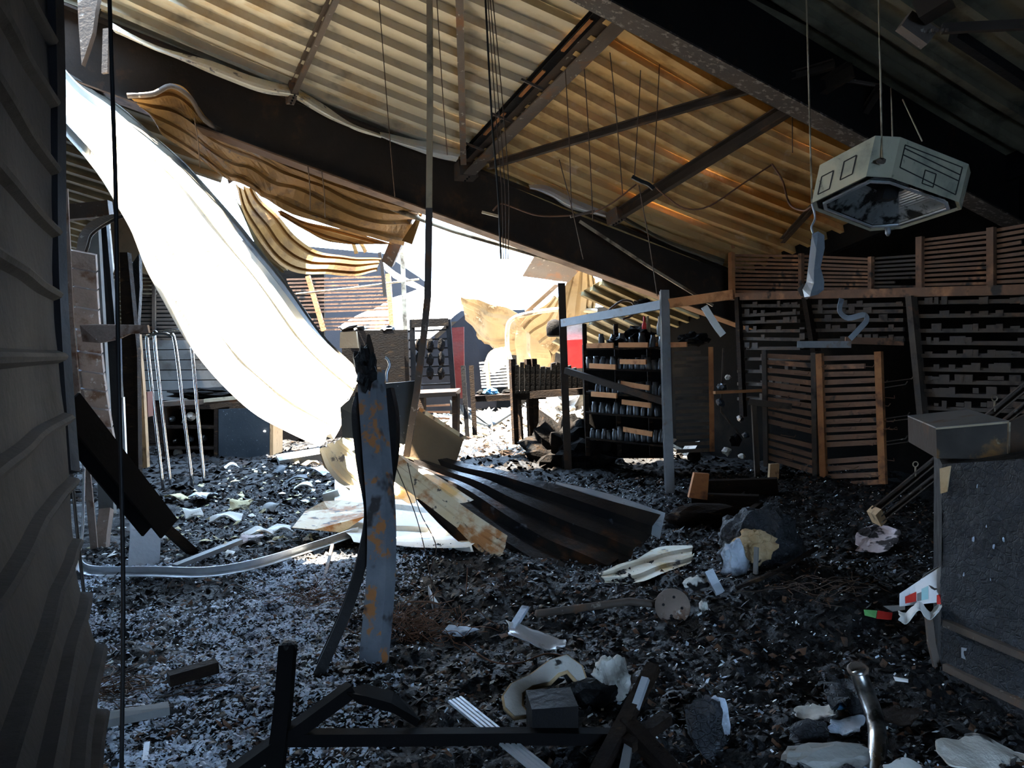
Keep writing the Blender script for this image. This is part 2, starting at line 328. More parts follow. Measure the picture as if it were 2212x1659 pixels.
def glassy(name):
    m = pm(name, (.55, .56, .52), (.68, .68, .64), 4.0, (.30, .27, .18), 6.0, (.55, .68), rough=(.12, .3), bump=.2, spec=.8); return m
M['glass_burnt'] = glassy('glass_burnt')
M['frame_black'] = pm('frame_black', (.003, .003, .003), (.006, .005, .005), 4.0, rough=(.7, .9), bump=.1, spec=.05)
M['box_rust'] = pm('box_rust', (.030, .028, .026), (.055, .050, .045), 4.0, (.20, .11, .04), 6.0, (.55, .66), (.34, .30, .22), 11.0, (.66, .72), rough=(.5, .7), bump=.25)
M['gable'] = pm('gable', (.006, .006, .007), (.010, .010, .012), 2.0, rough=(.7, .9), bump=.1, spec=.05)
M['roof_olive'] = pm('roof_olive', (.13, .10, .05), (.19, .15, .08), 1.4, (.06, .045, .022), 2.5, (.5, .7), rough=(.6, .8), bump=.15, spec=.1)
M['roof_ochre'] = pm('roof_ochre', (.10, .048, .012), (.14, .075, .020), 1.4, (.05, .024, .008), 3.2, (.5, .66), rough=(.5, .7), bump=.2, spec=.1)
M['foam_slab'] = pm('foam_slab', (.50, .49, .45), (.58, .57, .54), 6.0, (.30, .20, .10), 7.0, (.60, .70), (.03, .028, .027), 12.0, (.62, .66), rough=(.8, .95), bump=.5)
M['flange_bounce'] = pm('flange_bounce', (.16, .085, .045), (.22, .12, .065), 3.0, (.09, .05, .03), 5.0, (.5, .65), rough=(.6, .8), bump=.2)  # orange-brown paints warm light bounced from the ground into the flange colour
M['far_tan'] = pm('far_tan', (.19, .135, .07), (.25, .185, .105), 1.6, (.10, .065, .032), 2.6, (.5, .66), (.36, .31, .23), 5.0, (.64, .72), rough=(.6, .8), bump=.15, spec=.1)
# ---------------------------------------------------------------- setting: frame directions of the shed
R3 = ray(4800, 1870)            # down the roof slope, per metre of depth
S3 = ray(150, 1220)             # along the shed, away from the camera, per metre of depth
AT0 = P(968, 347, 8.45)         # a point on the top edge of the nearer-to-the-hole rafter
def AT(a, s=0.0, dz=0.0): return AT0 + R3 * a - S3 * s + Vector((0, 0, dz))
RN = R3.cross(S3).normalized()
if RN.z < 0: RN = -RN
def roof_hit(px, py, below=0.0): return hit(px, py, AT0 + Vector((0, 0, .10)) - RN * below, RN)

# floor: one rubble-strewn slab
def floor_mesh():
    xs = np.concatenate([np.linspace(-13, -4.2, 40), np.linspace(-4.1, 4.6, 300), np.linspace(4.7, 12, 36)])
    ys = np.concatenate([np.linspace(-6, 2.2, 30), np.linspace(2.25, 9.0, 300), np.linspace(9.05, 16, 130), np.linspace(16.2, 30, 36)])
    X, Y = np.meshgrid(xs, ys, indexing='ij'); Z = Hn(X, Y)
    n, m = X.shape; co = np.stack([X, Y, Z], -1).reshape(-1, 3)
    i = np.arange(n * m).reshape(n, m); q = np.stack([i[:-1, :-1], i[1:, :-1], i[1:, 1:], i[:-1, 1:]], -1).reshape(-1, 4)
    me = bpy.data.meshes.new('floor'); me.vertices.add(len(co)); me.vertices.foreach_set('co', co.ravel())
    me.loops.add(q.size); me.loops.foreach_set('vertex_index', q.ravel()); me.polygons.add(len(q))
    me.polygons.foreach_set('loop_start', np.arange(len(q)) * 4); me.update(calc_edges=True); me.validate(); return me
M['ground'] = pm('ground', (.0045, .0045, .005), (.009, .009, .010), 2.4, (.022, .025, .030), 5.0, (.55, .70), (.028, .015, .009), 2.1, (.60, .72), rough=(.5, .8), bump=1.0, bscale=45)
fm = floor_mesh(); fm.materials.append(M['ground']); fo = bpy.data.objects.new('floor', fm); COL.objects.link(fo)
tagp(fo, 'black charred rubble-covered floor of the burnt shed', None, None, 'structure')

# rafters
def beam_i(name, a0, a1, s, drop, depth, w, mat, label):
    mb = MB().sweep([AT(a0, s, -drop - depth / 2), AT(a1, s, -drop - depth / 2)], IB(w, depth, .022, .014))
    t = T(name, AT((a0 + a1) / 2, s, -drop - depth), label, 'rafter'); t.part('girder', mb, mat); return t
rafA = beam_i('roof_rafter', -3.2, 2.05, 0.0, 0.0, .62, .20, M['steel_dark'], 'deep dark steel rafter running diagonally under the roof beside the sky hole')
sB = 2.86
rafB = beam_i('roof_rafter', -3.2, 2.25, sB, -.12, .62, .20, M['steel_black'], 'black steel rafter with flaked flange crossing above the octagonal heater')
for t_, s_, dz, m_ in ((rafA, 0.0, -.62, M['flange_bounce']), (rafB, sB, .12 - .62, M['steel_flaked'])):
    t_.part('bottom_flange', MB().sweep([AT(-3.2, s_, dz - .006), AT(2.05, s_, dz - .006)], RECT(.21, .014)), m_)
# end plates and bolts where purlins meet the near rafter
def purlin(name, pa, pb, w, h, mat, label, drop=0.16, cat_='purlin', cleat=True, ch=True):
    a, b = roof_hit(*pa, drop), roof_hit(*pb, drop)
    t = T(name, a, label, cat_)
    prof = CH(w, h, .012) if ch else RECT(w, h)
    t.part('bar', MB().sweep([a, b], prof), mat)
    if cleat:
        d = (b - a).normalized(); t.part('cleat', MB().bar(a - d * .06, a + d * .14, w * 1.5, h * 1.15), M['steel_brown'])
        for k in range(4):
            c = a + d * (.0 + .05 * k) - Vector((0, 0, h * .6)); t.part('bolt', MB().lathe(c, [(.010, 0), (.010, -.012), (.004, -.016)], 6), M['steel_black'])
    return t
purlin('roof_purlin', (1000, 375), (1385, -15), .14, .15, M['steel_brown'], 'heavy brown steel purlin with bolted end cleat on the big rafter')
purlin('roof_purlin', (1325, 470), (1838, 150), .07, .12, M['steel_dark'], 'dark steel purlin rising from the rafter to behind the heater wires', .30)
purlin('roof_purlin', (628, 205), (728, -20), .05, .12, M['steel_brown'], 'short grey purlin over the pale roof sheets, its foot on the rafter')
purlin('roof_brace', (1055, 358), (1802, 138), .05, .07, M['steel_dark'], 'slim dark brace crossing the tan ribbed roof below the purlins', .34, 'brace', False)
purlin('roof_brace', (1001, 350), (992, -20), .06, .07, M['steel_brown'], 'upright-looking grey brace running up from the bolted purlin cleat', .22, 'brace', False)
purlin('roof_brace', (1830, 300), (1900, 190), .05, .06, M['steel_dark'], 'short dark strut between the rafter flange and the heater top', .3, 'brace', False)
purlin('roof_brace', (1690, 520), (1758, 445), .05, .06, M['steel_dark'], 'dark strut end dropping from the tan roof beside the hanging grey strip', .25, 'brace', False)
purlin('roof_brace', (1818, 172), (1902, 186), .02, .03, M['steel_brown'], 'thin tie bar at the rafter flange beside the purlin end', .2, 'brace', False)

# small channel lying along the purlin (two extra strips give its stepped look)
a, b = roof_hit(1020, 345, .12), roof_hit(1350, 0, .12)
t = T('cable_tray', a, 'rusty cable tray lying along the heavy brown purlin', 'tray')
t.part('tray', MB().sweep([a - R3.normalized() * .10, b - R3.normalized() * .10], CH(.09, .05, .006)), M['steel_black'])
for k in range(3):
    q0 = a.lerp(b, .2 + .27 * k) - R3.normalized() * .12 - Vector((0, 0, .03)); t.part('rusted_strip', MB().bar(q0, q0 + (b - a) * .16, .03, .03), M['rust'])
for k in range(3):
    q0 = a.lerp(b, .12 + .22 * k) - R3.normalized() * .02 - Vector((0, 0, .06)); t.part('bracket', MB().bar(q0, q0 - R3.normalized() * .22, .015, .02), M['steel_brown'])

# ceiling: profiled roof sheets, several ribs each
ceil = T('ceiling', AT0, 'profiled steel roof of the burnt shed, tan and sooty underneath', None, None, 'structure')
PITCH_S = .19
def roof_sheet(a0, a1, s0, s1, mat, sag=0.0, ribs=4, amp=.02, seed=0, lift=0.0, extra=None):
    rows = []
    for j in range(5):
        s = s0 + (s1 - s0) * j / 4; row = []
        for i in range(9):
            u = i / 8; a = a0 + (a1 - a0) * u
            z = .10 + lift - sag * math.sin(math.pi * u) ** 1.0 + amp * mnoise.noise(Vector((a * 1.7 + seed, s * 1.3, seed * .7)))
            if extra: z += extra(a, s)
            row.append(AT(a, s, z))
        rows.append(row)
    mb = ribbed(rows, 33, ribs, .075, .24, .02, flip=1, seed=seed)
    # ribs must rise above the sheet
    ceil.part('roof_sheet', mb, mat, sheet=.002)
def eave_dip(a, s):
    # sheets are pushed up again by the wall heads at the eave and hang lower mid-bay
    return -.10 * math.sin(math.pi * max(0, min(1, (a - .05) / 1.55))) * (0.4 + .6 * max(0, min(1, s / 2.2)))
k = 0
for s, s1, n, a_open in ((-.12, .26, 2, -1.42), (.26, .64, 2, -1.33), (.64, 1.40, 4, -1.14), (1.40, 2.16, 4, -1.42), (2.16, 2.80, 3, -1.42)):
    roof_sheet(a_open, .07, s - .015, s1 + .004, M['roof_pale'], .05, n, .025, k)
    roof_sheet(.03, 1.80, s - .004, s1 + .012, M['roof_tan'], 0, n, .02, k + 20, -.012, eave_dip)
    k += 1
s = 2.78
while s < 14.0:      # nearer bays, over and behind the viewer
    s1 = s + PITCH_S * 8
    roof_sheet(-3.0 if s < 5.0 else -4.9, .07, s - .06, s1 + .06, M['roof_soot'], .03, 8, .01, k); roof_sheet(.03, 2.6, s - .06, s1 + .06, M['roof_soot'], .03, 8, .02, k + 40); s = s1; k += 1  # left end stops short: unseen opening added for sky light and bounce
# unseen left slope: gap from the fallen white sheet, shaped to aim the sun
roof_sheet(-3.0, -1.73, -.1, 2.85, M['roof_soot'], .02, 14, .02, 90)
roof_sheet(-4.9, -2.95, -.1, .3, M['roof_soot'], .02, 2, .02, 97)
roof_sheet(-2.05, -1.38, -.2, .12, M['roof_soot'], .02, 2, .01, 91)
roof_sheet(-2.05, -1.38, 1.42, 2.85, M['roof_soot'], .02, 6, .01, 92)
roof_sheet(-.85, 1.0, -.90, -.02, M['roof_soot'], .0, 4, .02, 95, -.02)  # hidden strip behind the rafter, added to keep sun off the rear shelving
roof_sheet(-4.9, -.80, -2.1, -.05, M['roof_soot'], .02, 8, .02, 93)
roof_sheet(-4.9, -.92, -9.0, -2.1, M['roof_soot'], .02, 30, .02, 94)
# remaining roof of the bay behind the big rafter, by the eave
def far_dip(a, s): return -.12 - .10 * (a - 1.0)
roof_sheet(.98, 2.0, -.80, -.05, M['roof_olive'], .05, 4, .03, 61, 0, far_dip)
roof_sheet(1.15, 2.0, -1.55, -.80, M['roof_olive'], .05, 4, .03, 62, 0, far_dip)
roof_sheet(1.42, 2.0, -3.4, -1.55, M['roof_soot'], .05, 8, .03, 63, 0, far_dip)
# loose sheet edges curling over the rafter
def torn(px_top, px_bot, d, mat, seed):
    ceil.part('torn_edge', ribbed([PL(px_top, d[0], d[1]), PL([((p[0] + q[0]) / 2, (p[1] + q[1]) / 2 + 4) for p, q in zip(px_top, px_bot)], d[0] - .12, d[1] - .12), PL(px_bot, d[0] - .02, d[1] - .02)], 24, 1, .008, .2, .3, seed=seed, dent=.02), mat, sheet=.002)
torn([(235, 45), (330, 95), (450, 130), (560, 170), (650, 190)], [(250, 72), (340, 110), (450, 155), (560, 198), (640, 212)], (6.85, 7.6), M['sheet_cream'], 1)
torn([(645, 190), (700, 225), (760, 265), (822, 290)], [(640, 214), (700, 250), (760, 278), (825, 296)], (7.6, 7.95), M['sheet_cream'], 2)
torn([(820, 285), (880, 300), (940, 308), (1000, 318)], [(826, 296), (880, 318), (940, 340), (985, 350)], (7.95, 8.3), M['sheet_white'], 3)
torn([(1142, 398), (1180, 402), (1240, 430), (1330, 462)], [(1150, 408), (1190, 422), (1240, 452), (1330, 478)], (8.5, 9.0), M['sheet_white'], 4)
torn([(1340, 462), (1390, 490), (1450, 520), (1565, 560)], [(1345, 475), (1400, 505), (1460, 535), (1560, 572)], (9.0, 9.6), M['roof_soot'], 5)

# walls
def wall(name, p0, p1, z0, z1, th, mat, label, holes=None):
    p0 = Vector((p0[0], p0[1], 0)); p1 = Vector((p1[0], p1[1], 0)); d = (p1 - p0); L_ = d.length; d.normalize(); n = Vector((-d.y, d.x, 0)) * th
    mb = MB()
    segs = [(0, L_, z0, z1)]
    if holes:
        h0, h1, hz = holes; segs = [(0, h0, z0, z1), (h1, L_, z0, z1), (h0, h1, hz, z1)]
    for u0, u1, a_, b_ in segs:
        mb.box(p0 + d * ((u0 + u1) / 2) + Vector((0, 0, (a_ + b_) / 2)) + n / 2, d * ((u1 - u0) / 2), n / 2, Vector((0, 0, (b_ - a_) / 2)))
    return one(name, mb, mat, label, None, None, 'structure')
WD = Vector((S3.x, S3.y, 0)).normalized()
WR0 = AT(1.75); WR0.z = 0
def WR(t): p = WR0 + WD * t; return (p.x, p.y)
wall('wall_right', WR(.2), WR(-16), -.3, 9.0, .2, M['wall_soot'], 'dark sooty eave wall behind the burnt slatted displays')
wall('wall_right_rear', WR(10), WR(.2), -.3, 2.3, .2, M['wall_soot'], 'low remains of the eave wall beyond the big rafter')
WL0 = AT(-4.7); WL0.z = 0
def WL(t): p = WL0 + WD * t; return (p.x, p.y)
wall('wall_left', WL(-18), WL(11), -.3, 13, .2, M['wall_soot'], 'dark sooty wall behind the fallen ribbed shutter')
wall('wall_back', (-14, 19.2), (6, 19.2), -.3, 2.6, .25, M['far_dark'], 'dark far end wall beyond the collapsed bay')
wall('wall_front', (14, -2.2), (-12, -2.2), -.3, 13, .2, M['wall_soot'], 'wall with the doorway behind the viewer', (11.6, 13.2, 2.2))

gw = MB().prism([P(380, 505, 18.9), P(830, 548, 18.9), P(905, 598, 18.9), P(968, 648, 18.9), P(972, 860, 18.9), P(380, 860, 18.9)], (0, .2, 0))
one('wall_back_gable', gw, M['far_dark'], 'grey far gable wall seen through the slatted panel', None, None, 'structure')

one('trim_1', MB().sweep([AT(1.69, -.3, -.01), AT(1.69, 2.0, -.01), AT(1.69, 4.5, -.01)], RECT(.10, .26)), M['steel_black'], 'black eave trim closing the tan roof above the slatted wall', None, None, 'structure')
# ---------------------------------------------------------------- near fallen shutter on the left
rib_edge = [(103, -50, 2.62), (105, 87, 2.6), (108, 220, 2.58), (112, 365, 2.57), (116, 500, 2.57), (119, 636, 2.57), (127, 771, 2.57), (136, 905, 2.55), (146, 1043, 2.5), (160, 1175, 2.42), (178, 1290, 2.32), (202, 1406, 2.2), (207, 1545, 2.1), (214, 1680, 2.0)]
rib_zero = [(0, -330, 2.1), (0, -120, 2.05), (0, 47, 2.0), (0, 195, 1.92), (0, 376, 1.86), (0, 561, 1.78), (0, 775, 1.66), (0, 1006, 1.5), (0, 1262, 1.3), (0, 1640, 1.02), (60, 1800, .98), (140, 1800, 1.2), (178, 1800, 1.45), (200, 1850, 1.7)]
rows = []
for e, z in zip(rib_edge, rib_zero):
    pe, pz = P(*e), P(*z); pm_ = pe.lerp(pz, .5) + Vector((-.02, .02, 0)); pf = pz + (pz - pe) * .55
    rows.append([pf, pz, pm_, pe])
mb = MB(); cols = []
fine_rows = []
RC = [cat_mull(r, 14) for r in rows]
nk = len(rows)
prof = []
for k in range(nk):
    for dv, h in ((-.10, 0), (-.05, .8), (0, 1), (.05, .8), (.10, 0), (.38, -.05), (.62, -.05)):
        v = k + dv
        if 0 <= v <= nk - 1: prof.append((v, h))
grid = []
for v, h in prof:
    row = []
    for i in range(14):
        col_ = [RC[k][i] for k in range(nk)]
        j = min(int(v), nk - 2); t_ = v - j
        p1, p2 = col_[j], col_[j + 1]; p0 = col_[j - 1] if j else p1 * 2 - p2; p3 = col_[j + 2] if j + 2 < nk else p2 * 2 - p1
        p = .5 * ((2 * p1) + (p2 - p0) * t_ + (2 * p0 - 5 * p1 + 4 * p2 - p3) * t_ ** 2 + (3 * p1 - p0 - 3 * p2 + p3) * t_ ** 3)
        al = RC[j][min(i + 1, 13)] - RC[j][max(i - 1, 0)]; n_ = al.cross(p2 - p1).normalized(); n_ = n_ if n_.dot(CAM - p) > 0 else -n_
        row.append(p + n_ * (h * .03) + n_ * .012 * mnoise.noise(p * 2.5))
    grid.append(row)
mb.grid(grid)
sh = T('fallen_shutter', base_of(mb), 'dark ribbed steel shutter hanging warped at the very left, closest to the viewer', 'shutter')
sh.part('ribbed_sheet', mb, M['shutter'], sheet=.003)
ed = [P(116, -60, 2.66), P(122, 200, 2.64), P(123, 500, 2.64), P(130, 700, 2.64), P(143, 900, 2.62), P(152, 1020, 2.58)]
sh.part('edge_channel', MB().sweep(cat_mull(ed, 20), RECT(.035, .05), up=(0, 1, 0)), M['shutter_edge'])
ed = [P(150, 1010, 2.57), P(166, 1170, 2.46), P(180, 1300, 2.36)]
sh.part('torn_lip', ribbed([ed, [p + Vector((-.06, .12, 0)) for p in ed]], 10, 1, .004), M['shutter'], sheet=.002)

# ---------------------------------------------------------------- long white sheet hanging from the roof hole
top = PL([(95, 100), (150, 165), (240, 232), (330, 310), (425, 400), (560, 565), (690, 728), (782, 817)], 7.0, 6.48)
q1 = PL([(95, 120), (148, 185), (232, 262), (318, 345), (405, 440), (530, 600), (655, 765), (762, 858)], 6.92, 6.34)
q2 = PL([(95, 150), (145, 215), (222, 300), (300, 390), (385, 500), (495, 660), (620, 800), (742, 900)], 6.72, 6.14)
q3 = PL([(95, 185), (140, 250), (215, 340), (283, 440), (350, 560), (450, 730), (580, 860), (732, 938)], 6.55, 5.94)
bot = PL([(95, 220), (135, 285), (205, 365), (272, 478), (330, 612), (425, 765), (552, 893), (692, 963)], 6.45, 5.75)
ws = T('fallen_roof_sheet', base_of(MB().grid([bot])), 'long white roof sheet hanging diagonally from the ceiling, glaring in sunlight', 'roof sheet')
ws.part('profiled_sheet', ribbed([top, q1, q2, q3, bot], 60, 4, .055, .20, .45, flip=-1, jag=.006, seed=4, dent=.03), M['sheet_white'], sheet=.002)
back_e = PL([(128, 90), (190, 175), (290, 255), (440, 395), (590, 575), (710, 735), (772, 800)], 7.15, 6.6)
ws.part('folded_edge', ribbed([back_e, [a_.lerp(b_, .5) + Vector((0, .06, .02)) for a_, b_ in zip(lin(back_e, 8), lin(top, 8))], lin(top, 8)], 40, 1, .01, .3, .3, dent=.02), M['sheet_back'], sheet=.002)
for q in [(765, 838), (752, 862), (744, 884), (733, 905), (716, 944), (702, 950)]:
    c = P(q[0], q[1], 6.2 - .0025 * (q[1] - 838)); ws.part('screw_hole', MB().lathe(c, [(.006, 0), (.006, .012)], 6, axis=(0, -1, 0)), M['black_ink'])
# yellowed scrap under its middle
one('roof_sheet_scrap', ribbed([PL([(425, 705), (450, 760), (490, 800)], 6.6, 6.5), PL([(440, 690), (475, 730), (510, 790)], 6.8, 6.6)], 10, 1, .006), M['paper_yellow'], 'yellowed scrap of roof sheet behind the middle of the white sheet', 'roof sheet', sheet=.002)

# second sheet: crumpled cream one under the first, running to the ground
mb = ribbed([PL([(690, 968, 5.9), (705, 1010, 5.9), (735, 1045, 5.85), (790, 1070, 5.75)]), PL([(720, 950, 5.95), (765, 1000, 5.9), (820, 1040, 5.8), (880, 1085, 5.6)]), PL([(755, 935, 6.05), (810, 975, 5.95), (870, 1020, 5.85), (950, 1080, 5.6)]), PL([(800, 940, 6.15), (860, 975, 6.05), (930, 1020, 5.9), (1032, 1088, 5.6)])], 30, 4, .03, .3, .4, flip=-1, jag=.03, seed=9, dent=.05)
one('fallen_roof_sheet', mb, M['sheet_cream'], 'crumpled cream roof sheet under the tip of the long white one', 'roof sheet', sheet=.002)
# brown panel edge below it
one('sheeting_scrap', MB().prism([P(690, 975, 6.1), P(740, 1040, 6.0), P(755, 1060, 5.95), P(700, 1010, 6.1)], (0, .02, .01)), M['tan_panel'], 'pinkish brown panel edge below the crumpled cream sheet', 'sheeting')
# white sheets lying flat on the mound
def onto(lst, lift): return [G(q[0], q[1], lift + (q[2] if len(q) > 2 else 0)) for q in lst]
mb = ribbed([onto([(722, 1046), (800, 1048), (900, 1058), (985, 1078)], .12), onto([(722, 1092), (800, 1095), (920, 1105), (1040, 1130)], .10), onto([(726, 1130), (800, 1140), (930, 1150), (1060, 1175)], .08), onto([(735, 1165), (820, 1175), (930, 1180), (1030, 1195)], .07), onto([(845, 1195), (880, 1198), (940, 1200), (1010, 1200)], .06)], 24, 4, .035, .25, .3, flip=1, jag=.015, seed=3, dent=.02)
one('fallen_roof_sheet', mb, M['sheet_white'], 'pale blue-white roof sheet lying flat on the mound behind the bent post', 'roof sheet', sheet=.002)
mb = ribbed([onto([(1290, 1248), (1350, 1225), (1420, 1195), (1500, 1188)], .03), onto([(1300, 1262), (1380, 1262), (1440, 1240), (1498, 1215)], .02)], 14, 2, .02, .25, .3, flip=-1, jag=.04, seed=5, dent=.03)
one('roof_sheet_scrap', mb, M['sheet_cream'], 'cream scrap of roof sheet sticking out under the dark rusty sheet', 'roof sheet', sheet=.002)
# dark rusty sheet, stepped profile, lying to the right of the post
far_ = [P(880, 990, 6.7), P(1000, 1012, 6.5), P(1200, 1055, 6.25), P(1435, 1112, 6.0)]
r1 = [P(880, 1000, 6.5), P(1000, 1035, 6.3), P(1180, 1090, 6.05), P(1400, 1172, 5.8)]
r2 = [P(870, 1005, 6.3), P(990, 1055, 6.1), P(1150, 1130, 5.85), P(1355, 1218, 5.6)]
r3 = [P(860, 1008, 6.1), P(975, 1075, 5.9), P(1120, 1165, 5.65), P(1290, 1256, 5.4)]
r4 = [P(850, 1010, 5.9), P(950, 1095, 5.7), P(1070, 1190, 5.45), P(1225, 1284, 5.25)]
r5 = [P(845, 1015, 5.8), P(930, 1105, 5.55), P(1030, 1200, 5.3), P(1150, 1290, 5.12)]
mb = ribbed([far_, r1, r2, r3, r4, r5], 40, 5, .075, .40, .12, flip=-1, jag=.012, seed=8, dent=.03)
ds = T('fallen_roof_sheet', base_of(mb), 'black and rust stepped roof sheet lying across the rubble at the centre', 'roof sheet')
ds.part('profiled_sheet', mb, M['sheet_dark'], sheet=.002)
lip = [P(1200, 1040, 6.2), P(1320, 1068, 6.1), P(1437, 1108, 5.98)]; lip2 = [P(1200, 1052, 6.16), P(1318, 1100, 6.0), P(1425, 1165, 5.86)]
ds.part('raised_edge', ribbed([lip, lip2], 16, 1, .006, .1, .3), M['alu_grey'], sheet=.002, label='bluish bare-metal edge of the dark sheet')
# cream and rust flanges in the sunlight along its near edge
mb = ribbed([PL([(848, 972), (930, 1040), (1010, 1100), (1098, 1158)], 5.75, 5.28), PL([(835, 1030), (915, 1085), (1000, 1150), (1086, 1205)], 5.62, 5.18)], 24, 1, .012, .2, .3, flip=-1, jag=.01, seed=1, dent=.015)
fl = T('bent_flashing', base_of(mb), 'cream and rust bent roof flashing along the sunlit edge of the dark sheet', 'flashing')
fl.part('upper_flange', mb, M['sheet_rust'], sheet=.002)
fl.part('lower_flange', ribbed([PL([(1000, 1128), (1050, 1172), (1090, 1198), (1141, 1228)], 5.3, 5.1), PL([(985, 1140), (1040, 1195), (1090, 1232), (1137, 1268)], 5.26, 5.03)], 20, 1, .008, .2, .3, flip=-1, jag=.01, seed=2), M['sheet_rust'], sheet=.002)
fl.part('thin_edge', MB().sweep(cat_mull(PL([(1110, 1246), (1140, 1270), (1163, 1291)], 5.06, 5.0), 6), RECT(.012, .006)), M['sheet_rust'])

# ---------------------------------------------------------------- sheets dangling behind the big rafter
mb = ribbed([PL([(278, 205, 6.72), (330, 208, 6.78), (372, 188, 6.85), (415, 215, 6.98), (455, 270, 7.3), (560, 322, 8.4), (700, 376, 9.0), (815, 420, 9.3), (912, 458, 9.6)]), PL([(295, 225, 6.85), (335, 245, 6.95), (400, 265, 7.2), (470, 320, 7.9), (560, 360, 8.6), (700, 420, 9.3), (815, 460, 9.6), (905, 478, 9.9)]), PL([(310, 240, 7.0), (345, 292, 7.2), (395, 322, 7.5), (490, 385, 8.4), (560, 413, 9.0), (605, 452, 9.3), (730, 495, 9.7), (800, 512, 9.9), (872, 526, 10.2)])], 50, 4, .04, .25, .3, flip=1, jag=.012, seed=12, dent=.10)
os_ = T('dangling_roof_sheet', base_of(mb), 'orange-brown roof sheet sagging below the big rafter at its left half', 'roof sheet')
os_.part('profiled_sheet', mb, M['roof_orange'], sheet=.002)
os_.part('rolled_lip', MB().tube(cat_mull(PL([(275, 207, 6.7), (330, 203, 6.75), (370, 186, 6.82), (412, 212, 6.95), (452, 268, 7.28), (560, 320, 8.38)]), 24), .022, 6), M['steel_brown'])
mb = ribbed([PL([(545, 398), (590, 455), (640, 510), (700, 548), (760, 560), (825, 555)], 10.2, 10.8), PL([(522, 402), (570, 480), (620, 540), (690, 572), (760, 578), (820, 565)], 10.1, 10.7), PL([(502, 395), (545, 490), (600, 565), (680, 596), (760, 596), (815, 585)], 10.0, 10.6)], 30, 3, .035, .25, .3, flip=1, jag=.02, seed=15, dent=.10)
one('dangling_roof_sheet', mb, M['roof_ochre'], 'ochre roof sheet looping down like a hammock above the slatted panel', 'roof sheet', sheet=.002)
mb = ribbed([PL([(508, 420), (530, 480), (560, 540), (612, 592)], 10.3, 10.6), PL([(545, 470), (580, 520), (610, 560), (650, 575)], 10.35, 10.65)], 14, 2, .03, .3, .3, seed=16, dent=.05, jag=.05)
one('dangling_roof_sheet', mb, M['roof_olive'], 'short brown sheet flap hanging beside the upper edge of the white sheet', 'roof sheet', sheet=.002)
one('bent_strap', MB().sweep(cat_mull(PL([(492, 388), (515, 372), (535, 352), (553, 325)], 9.2, 9.0), 10), RECT(.11, .012), up=(0, -1, .3)), M['steel_brown'], 'curved brown steel strap under the rafter at the ochre sheets', 'strap')
one('hanging_hook', MB().sweep(cat_mull(PL([(566, 330), (562, 350), (565, 378)], 9.0, 9.0), 6), RECT(.06, .02), up=(0, -1, 0), scale=[1, .9, .8, .6, .4, .2]), M['steel_black'], 'pointed black metal tongue hanging under the rafter', 'hook')
# broken gutter post in front of the sky
t = T('broken_strut', P(838, 570, 10.6), 'brown broken strut tilting up to the rafter against the bright sky', 'strut')
t.part('channel', MB().sweep(PL([(888, 448), (838, 568)], 9.9, 10.5), CH(.16, .08, .012), up=(0, -1, 0)), M['steel_brown'])
t.part('gusset', MB().prism([P(868, 520, 10), P(900, 470, 9.8), P(915, 455, 9.75), P(890, 528, 9.9)], (0, .02, 0)), M['roof_orange'])
# ragged torn edge hanging against the sky
mb = ribbed([PL([(600, 450), (660, 478), (740, 496), (830, 520), (868, 528)], 10.0, 10.3), PL([(600, 462), (655, 495), (700, 520), (745, 525), (800, 520)], 10.05, 10.3)], 20, 2, .02, .3, .3, seed=22, jag=.02, dent=.06)
one('roof_sheet_scrap', mb, M['roof_ochre'], 'ragged rusty fringe along the lower edge of the orange sheet', 'roof sheet', sheet=.002)
for i, (x0, y0, x1, y1) in enumerate([(752, 508, 790, 545), (738, 500, 770, 548)]):
    one('torn_ribbon', MB().sweep(cat_mull(PL([(x0, y0), ((x0 + x1) / 2 + 6, (y0 + y1) / 2 - 4), (x1, y1)], 10.4, 10.4), 6), RECT(.05, .006), up=(0, -1, .4)), M['roof_orange'], ['orange torn ribbon of sheet crossing the sky gap', 'thin paler torn ribbon beside the orange one in the sky gap'][i], 'ribbon')
# long pipe below and parallel to the rafter
one('sprinkler_pipe', MB().tube(PL([(655, 380), (975, 498), (1250, 578), (1495, 655)], 9.4, 10.6), .028, 8), M['cord_pale'], 'long pale pipe hung just below the big rafter across the sky', 'pipe')
one('tie_bar', MB().sweep(PL([(1252, 478), (1400, 575), (1540, 660)], 8.85, 9.2), RECT(.025, .03)), M['cord_pale'], 'pale angled tie bar leaning off the rafter towards the shelves', 'bar')
# collapsed sheets in the far bay
one('roof_panel_patch', MB().prism([P(1128, 597, 11.2), P(1163, 540, 10.6), P(1262, 572, 10.9), P(1228, 610, 11.3)], (0, .03, .02)), M['steel_brown'], 'flat brown roof patch left beside the bright sky', 'panel')
mb = ribbed([PL([(1232, 588), (1215, 630), (1200, 690), (1190, 740)], 11.3, 12.2), PL([(1262, 580), (1262, 640), (1262, 700)], 11.3, 12.2), PL([(1285, 600), (1290, 650), (1270, 720)], 11.5, 12.4)], 24, 4, .04, .25, .3, seed=31, dent=.08, flip=-1)
one('leaning_roof_sheet', mb, M['far_tan'], 'tan ribbed sheet standing on end behind the slotted posts', 'roof sheet', sheet=.002)
mb = ribbed([PL([(1195, 640), (1150, 672), (1122, 700)], 12.4, 12.6), PL([(1215, 650), (1190, 700), (1150, 730)], 12.6, 12.9), PL([(1225, 690), (1215, 735), (1195, 762)], 12.9, 13.2)], 20, 4, .04, .3, .3, seed=33, dent=.12, flip=-1)
one('leaning_roof_sheet', mb, M['far_tan'], 'paler cream ribbed sheet slumped below the sky hole', 'roof sheet', sheet=.002)
